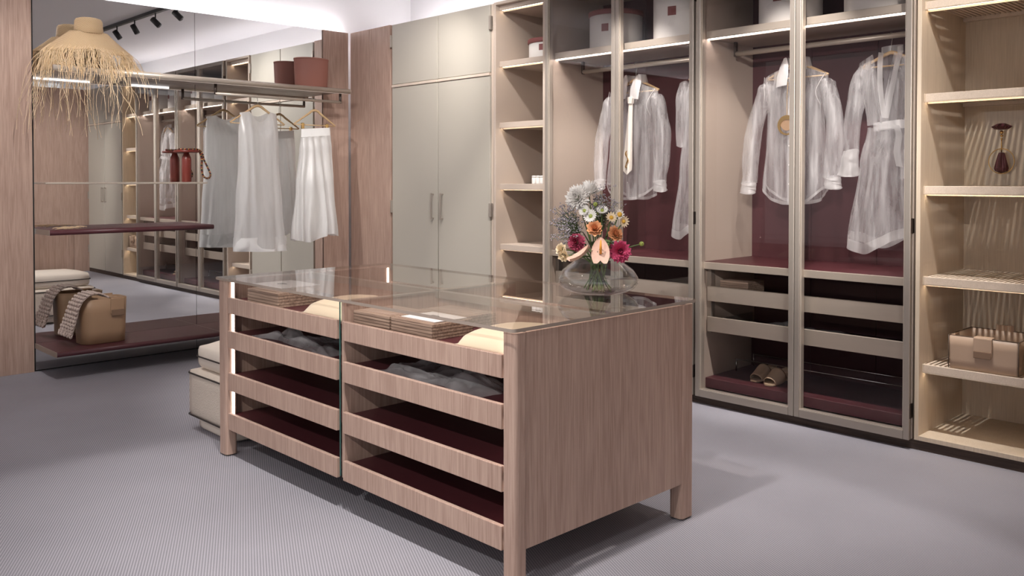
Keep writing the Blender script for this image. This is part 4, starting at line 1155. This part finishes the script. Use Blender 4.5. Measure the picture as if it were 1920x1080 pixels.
# slides
def slide(x, y, ang, label):
    t = thing('slide_sandal', label, 'sandal', (x, y, .1575), 'pair of nude slides')
    ca, sa = math.cos(ang), math.sin(ang)
    def T(u, v, z): return (x + u * ca - v * sa, y + u * sa + v * ca, .1575 + z)
    def halfw(s): return (.047 * math.sin(PI * min(1, .10 + s * .72)) ** .55) * (1.0 if s < .45 else 1 - .22 * (s - .45) / .55)
    def lift(s): return .004 + .055 * max(0, (s - .30) / .7) ** 1.4
    L = .265; n = 24
    bm = bmesh.new(); G = []
    for i in range(n + 1):
        s = i / n; hw = halfw(s) if 0 < i < n else .016; z = lift(s)
        G.append([bm.verts.new(T(s * L, -hw, z)), bm.verts.new(T(s * L, hw, z)), bm.verts.new(T(s * L, hw, z + .010)), bm.verts.new(T(s * L, -hw, z + .010))])
    for a, b in zip(G, G[1:]):
        for k in range(4): bm.faces.new((a[k], a[(k + 1) % 4], b[(k + 1) % 4], b[k]))
    bm.faces.new(G[0][::-1]); bm.faces.new(G[-1]); bmesh.ops.recalc_face_normals(bm, faces=bm.faces)
    obj('sole', bm, 'suede', t)
    bm = bmesh.new(); bm_lathe(bm, [(.026, 0), (.030, .055), (0, .058), (0, 0)], T(L * .90, 0, 0), 16); obj('heel', bm, 'suede', t, True)
    bm = bmesh.new(); G = []; m = 14
    for i in range(11):
        s = .12 + .42 * i / 10; hw = halfw(s) + .002; row = []
        hgt = .036 + .034 * i / 10
        for k in range(m + 1):
            a = PI * k / m
            row.append(bm.verts.new(T(s * L - .018 * math.sin(a) * (1 if i < 1 else .6), -math.cos(a) * hw, lift(s) + .006 + math.sin(a) ** .7 * hgt)))
        G.append(row)
    for a, b in zip(G, G[1:]):
        for k in range(m): bm.faces.new((a[k], a[k + 1], b[k + 1], b[k]))
    o = obj('upper', bm, 'suede', t, True); md = o.modifiers.new('thick', 'SOLIDIFY'); md.thickness = .003
    return t
slide(4.770, 2.800, .06, 'nude leather slide on the floor shelf, farther from the middle door stile')
slide(4.735, 2.688, .04, 'nude leather slide on the floor shelf, next to the middle door stile')

# ------------------------------------------------------------------ vase and flowers
VX, VY, VZ = 2.92, 2.477, .905
vs = thing('glass_vase', 'low wide clear glass vase holding flowers on the island', 'vase', (VX, VY, VZ))
outer = [(0.0, 0.0), (.095, 0.0), (.125, .006), (.158, .024), (.176, .048), (.174, .070), (.155, .100), (.128, .122), (.110, .134), (.106, .142)]
inner = [(.103, .142), (.107, .133), (.125, .119), (.151, .098), (.169, .070), (.171, .050), (.153, .028), (.120, .012), (.090, .008), (0.0, .008)]
lathe('bowl', outer + inner, (VX, VY, VZ), 'vase_thin', vs, 64)
lathe('water', [(0, .0085), (.090, .0085), (.119, .0125), (.152, .0285), (.168, .048), (.1695, .060), (0, .060)], (VX, VY, VZ), 'water_thin', vs, 64)
def stem_to(head, foot, mat='stem', r=.0028, bend=.5):
    h_, f_ = Vector(head), Vector(foot)
    neck = Vector((VX + (f_.x - VX) * -.15 + (h_.x - VX) * .25, VY + (f_.y - VY) * -.15 + (h_.y - VY) * .25, VZ + .145))
    return [tuple(p[:3]) for p in spline([tuple(f_), tuple((f_ + neck) / 2 + Vector((0, 0, .0))), tuple(neck), tuple((neck + h_) / 2 + Vector((0, 0, .012))), tuple(h_)], 4)]
fR = random.Random(12)
def foot():
    a = fR.uniform(0, 2 * PI); r = fR.uniform(.015, .085)
    return (VX + r * math.cos(a), VY + r * math.sin(a), VZ + .014)
def frame(d):
    d = Vector(d).normalized(); a = d.cross(Vector((0, 0, 1)))
    if a.length < .1: a = d.cross(Vector((1, 0, 0)))
    a.normalize(); return d, a, a.cross(d).normalized()
def petal_bm(bm, base, direction, up, length, width, cup, n=5, tipw=.25):
    """one curved petal, 2 x n quads"""
    d = Vector(direction).normalized(); u = Vector(up).normalized(); s = d.cross(u).normalized(); u = s.cross(d).normalized()
    prev = None
    for i in range(n + 1):
        t = i / n
        w_ = width * math.sin(PI * (.12 + .76 * t)) * (1 if t < .7 else 1 - (1 - tipw) * (t - .7) / .3)
        c = Vector(base) + d * (length * t) + u * (cup * length * t * t)
        cur = [bm.verts.new(c - s * w_ * .5 + u * (.18 * w_)), bm.verts.new(c), bm.verts.new(c + s * w_ * .5 + u * (.18 * w_))]
        if prev:
            bm.faces.new((prev[0], prev[1], cur[1], cur[0])); bm.faces.new((prev[1], prev[2], cur[2], cur[1]))
        prev = cur
def flower(name, label, head, facing, mat, build, stem_mat='stem', centre=None, cat='flower'):
    f_ = foot(); t = thing(name, label, cat, f_)
    pts = stem_to(head, f_)
    bm = bmesh.new(); bm_tube(bm, pts, .0028, 7); obj('stem', bm, stem_mat, t, True)
    bm = bmesh.new(); build(bm, Vector(head), frame(facing)); obj('bloom', bm, mat, t, True)
    if centre:
        bm = bmesh.new(); d, a, b = frame(facing)
        bmesh.ops.create_icosphere(bm, subdivisions=2, radius=centre[1], matrix=Matrix.Translation(Vector(head) + d * centre[2])); obj('centre', bm, centre[0], t, True)
    # calyx
    d, a, b = frame(facing); bm = bmesh.new()
    for k in range(5):
        an = 2 * PI * k / 5; o_ = a * math.cos(an) + b * math.sin(an)
        petal_bm(bm, Vector(head) - d * .006, o_ * .8 + d * .3, d, .016, .010, .2, 3)
    obj('calyx', bm, 'leaf', t, True)
    return t
def pompon(R_, layers, n, plen, pw, seed, close=1.0):
    rr = random.Random(seed)
    def build(bm, c, fr):
        d, a, b = fr
        for l in range(layers):
            el = (l + .5) / layers * (PI * .56)           # 0 = straight ahead
            cnt = max(4, int(n * math.sin(el + .25)))
            for k in range(cnt):
                an = 2 * PI * (k + .5 * (l % 2)) / cnt + rr.uniform(-.12, .12)
                o_ = a * math.cos(an) + b * math.sin(an)
                dr_ = d * math.cos(el * close) + o_ * math.sin(el * close)
                petal_bm(bm, c - d * R_ * .35 + dr_ * R_ * .25, dr_, -o_ + d * .4, plen * rr.uniform(.85, 1.1), pw, .16, 4, .4)
    return build
def rose(R_, seed):
    rr = random.Random(seed)
    def build(bm, c, fr):
        d, a, b = fr
        for l, (rad, h_, cnt) in enumerate(((.10, 1.0, 3), (.28, .98, 4), (.5, .9, 5), (.75, .75, 5), (1.0, .5, 6))):
            for k in range(cnt):
                an = 2 * PI * (k + .37 * l) / cnt; o_ = a * math.cos(an) + b * math.sin(an)
                petal_bm(bm, c - d * R_ * .8 + o_ * R_ * rad * .45, d * h_ * 1.2 + o_ * rad * .75, -o_ * (1 if l < 3 else -.2), R_ * 1.55, R_ * (.7 + .5 * rad), .12 if l < 3 else .25, 5, .8)
    return build
def daisy(R_, n=14):
    def build(bm, c, fr):
        d, a, b = fr
        for k in range(n):
            an = 2 * PI * k / n; o_ = a * math.cos(an) + b * math.sin(an)
            petal_bm(bm, c + o_ * R_ * .15, o_ + d * .35, d, R_, R_ * .36, .12, 4, .5)
    return build
def heart(Lh, Wd, cup=.10):
    def build(bm, c, fr):
        d, a, b = fr; n, m = 14, 8
        up = (Vector((0, 0, 1)) - d * d.z).normalized(); side = up.cross(d).normalized()
        G = []
        for i in range(n + 1):
            t = i / n; v = (t - .45) * Lh
            wd = Wd * .5 * (math.sin(PI * min(1, t * .80 + .195)) ** .62)
            row = []
            for j in range(m + 1):
                q = (j / m - .5) * 2
                notch = -.12 * Lh * max(0, 1 - abs(q) * 2.2) * max(0, 1 - t * 4)
                row.append(bm.verts.new(c + up * (v - notch) + side * (q * wd) + d * (cup * Lh * (q * q * .5 + (t - .4) ** 2) )))
            G.append(row)
        for r0, r1 in zip(G, G[1:]):
            for j in range(m): bm.faces.new((r0[j], r0[j + 1], r1[j + 1], r1[j]))
    return build
TOC = Vector((-.76, -.645, .05))          # roughly towards the open floor in front of the island
flower('white_dahlia', 'large white dahlia at the upper left of the bouquet', (2.861, 2.547, 1.322), TOC + Vector((-.45, .2, .25)), 'p_white', pompon(.052, 8, 30, .046, .012, 1))
flower('white_dahlia', 'white dahlia seen from the side at the top of the bouquet', (2.917, 2.528, 1.350), Vector((-.25, .15, .9)), 'p_white', pompon(.046, 7, 26, .050, .012, 2))
flower('white_daisy', 'white aster below the dahlias, nearest the middle of the bouquet', (2.878, 2.481, 1.240), TOC + Vector((-.3, .3, .4)), 'p_white', daisy(.030, 18), centre=('bud', .009, .006))
flower('white_daisy', 'small white aster behind the peach rose', (2.934, 2.493, 1.247), TOC + Vector((.2, 0, .8)), 'p_white', daisy(.026, 16), centre=('bud', .008, .006))
flower('white_daisy', 'white aster left of the green bud, under the big dahlia', (2.872, 2.51, 1.262), TOC + Vector((-.4, .5, .6)), 'p_white', daisy(.026, 18), centre=('bud', .008, .006))
flower('white_daisy', 'white aster tucked between the green bud and the cream daisies', (2.930, 2.462, 1.262), TOC + Vector((.1, .1, .9)), 'p_white', daisy(.026, 18), centre=('bud', .008, .006))
flower('cream_daisy', 'cream daisy with drooping petals at the upper right of the bouquet', (2.957, 2.434, 1.232), TOC + Vector((.2, -.1, .5)), 'p_cream', daisy(.026, 12), centre=('p_yellow', .009, .006))
flower('cream_daisy', 'cream daisy with a yellow centre at the right top edge of the bouquet', (2.978, 2.409, 1.246), TOC + Vector((.5, -.4, .3)), 'p_white', daisy(.024, 12), centre=('p_yellow', .011, .008))
flower('cream_daisy', 'cream daisy at the far right of the daisy cluster', (2.974, 2.382, 1.219), TOC + Vector((.5, -.6, -.1)), 'p_cream', daisy(.026, 12), centre=('p_yellow', .008, .006))
flower('peach_rose', 'peach rose in the middle of the bouquet above the anthurium', (2.866, 2.45, 1.190), TOC + Vector((0, 0, .5)), 'p_peach', pompon(.030, 6, 11, .030, .026, 3, .9))
flower('peach_rose', 'peach rose right of the anthurium, above the magenta carnation', (2.954, 2.407, 1.164), TOC + Vector((.3, -.3, .3)), 'p_peach', pompon(.030, 6, 11, .030, .026, 4, .9))
flower('magenta_carnation', 'large magenta carnation at the right of the bouquet', (2.92, 2.353, 1.092), TOC + Vector((.1, -.1, .0)), 'p_pink', pompon(.046, 8, 30, .038, .016, 5))
flower('raspberry_carnation', 'dark raspberry carnation at the left of the bouquet', (2.821, 2.517, 1.130), TOC + Vector((-.1, .3, .2)), 'p_rasp', pompon(.036, 7, 24, .032, .014, 6))
flower('cream_freesia', 'cream freesia at the far left of the bouquet, upper bloom', (2.785, 2.571, 1.098), TOC + Vector((-.3, .5, .2)), 'p_cream', pompon(.022, 5, 9, .024, .020, 7, .9))
flower('cream_freesia', 'cream freesia at the far left of the bouquet, lower bloom', (2.785, 2.556, 1.069), TOC + Vector((-.2, .4, -.4)), 'p_cream', pompon(.021, 5, 9, .024, .020, 8, .9))
t = flower('anthurium', 'blush anthurium with an orange spike facing the room, in the middle of the bouquet', (2.836, 2.392, 1.094), TOC + Vector((-.05, 0, .18)), 'p_blush', heart(.112, .078), stem_mat='stem')
bm = bmesh.new(); bm_tube(bm, [(2.832, 2.388, 1.088), (2.816, 2.374, 1.112), (2.808, 2.367, 1.146)], [.0055, .0055, .003], 8); obj('spadix', bm, 'p_orange', t, True)
flower('anthurium', 'blush anthurium seen edge-on over the left rim of the vase', (2.795, 2.47, 1.066), Vector((-.35, .25, .75)), 'p_blush', heart(.105, .085, .35))
flower('anthurium', 'pale pink anthurium behind the peach rose at the right', (2.998, 2.479, 1.175), Vector((.2, -.9, .35)), 'p_blush', heart(.10, .07))
def budb(r):
    def build(bm, c, fr):
        bmesh.ops.create_icosphere(bm, subdivisions=2, radius=r, matrix=Matrix.Translation(c))
        d, a, b = fr
        for k in range(7):
            an = 2 * PI * k / 7; petal_bm(bm, c - d * r, (a * math.cos(an) + b * math.sin(an)) * .7 + d, d, r * 1.9, r * .9, .05, 3)
    return build
flower('flower_bud', 'yellow green bud standing out at the far right of the bouquet', (3.039, 2.331, 1.121), Vector((.6, -.6, .3)), 'bud', budb(.011), cat='bud')
flower('flower_bud', 'green bud just below the top dahlia', (2.913, 2.487, 1.292), Vector((.2, -.2, .9)), 'bud', budb(.010), cat='bud')
def sprig(label, tip, spread, n, seed):
    rr = random.Random(seed); f_ = foot(); t = thing('limonium_sprig', label, 'sprig', f_)
    pts = stem_to(tip, f_); bm = bmesh.new(); bm_tube(bm, pts, .0016, 5)
    fb = bmesh.new(); base = Vector(pts[-5])
    for k in range(n):
        q = Vector(tip) + Vector((rr.gauss(0, spread), rr.gauss(0, spread), rr.gauss(0, spread * .9)))
        mid = (base + q) / 2 + Vector((0, 0, .012))
        bm_tube(bm, [base.lerp(Vector(tip), rr.random() * .6), mid, q], .0007, 4, False)
        for _ in range(5):
            w_ = q + Vector((rr.gauss(0, .006), rr.gauss(0, .006), rr.gauss(0, .006)))
            bmesh.ops.create_icosphere(fb, subdivisions=1, radius=rr.uniform(.0020, .0040), matrix=Matrix.Translation(w_))
    obj('stems', bm, 'leaf', t, True); o = obj('tiny_blooms', fb, 'p_grey', t, True); o['kind'] = 'stuff'
    return t
sprig('mauve limonium sprig at the left edge of the bouquet', (2.844, 2.590, 1.200), .034, 70, 1)
sprig('mauve limonium sprig left of the white dahlias', (2.850, 2.58, 1.245), .030, 50, 2)
sprig('mauve limonium sprig rising right of the top dahlia', (2.965, 2.495, 1.300), .034, 76, 3)
sprig('mauve limonium sprig between the asters and the cream daisies', (2.965, 2.475, 1.245), .028, 50, 4)
sprig('mauve limonium sprig at the lower left above the raspberry carnation', (2.830, 2.575, 1.155), .026, 40, 5)
for k, (hx, hy, hz, an) in enumerate(((2.87, 2.52, 1.17, 2.6), (2.94, 2.45, 1.15, -.6), (2.85, 2.45, 1.12, 3.6), (2.90, 2.42, 1.14, -1.6), (2.86, 2.50, 1.12, 2.2))):
    f_ = foot(); t = thing('leaf_stem', ('dark leaf stem low in the bouquet behind the raspberry carnation', 'dark leaf stem under the right peach rose', 'dark leaf stem left of the facing anthurium',
                                       'dark leaf stem just behind the facing anthurium', 'dark leaf stem under the middle peach rose')[k], 'leaf stem', f_)
    bm = bmesh.new(); bm_tube(bm, stem_to((hx, hy, hz), f_), .0030, 6); obj('stem', bm, 'stem_dark', t, True)
    bm = bmesh.new()
    for j in range(4):
        a = an + rnd.uniform(-.9, .9)
        petal_bm(bm, (hx, hy, hz - .02 * j), (math.cos(a), math.sin(a), rnd.uniform(-.2, .5)), (0, 0, 1), .065, .030, -.15, 6, .1)
    obj('leaves', bm, 'leaf', t, True)
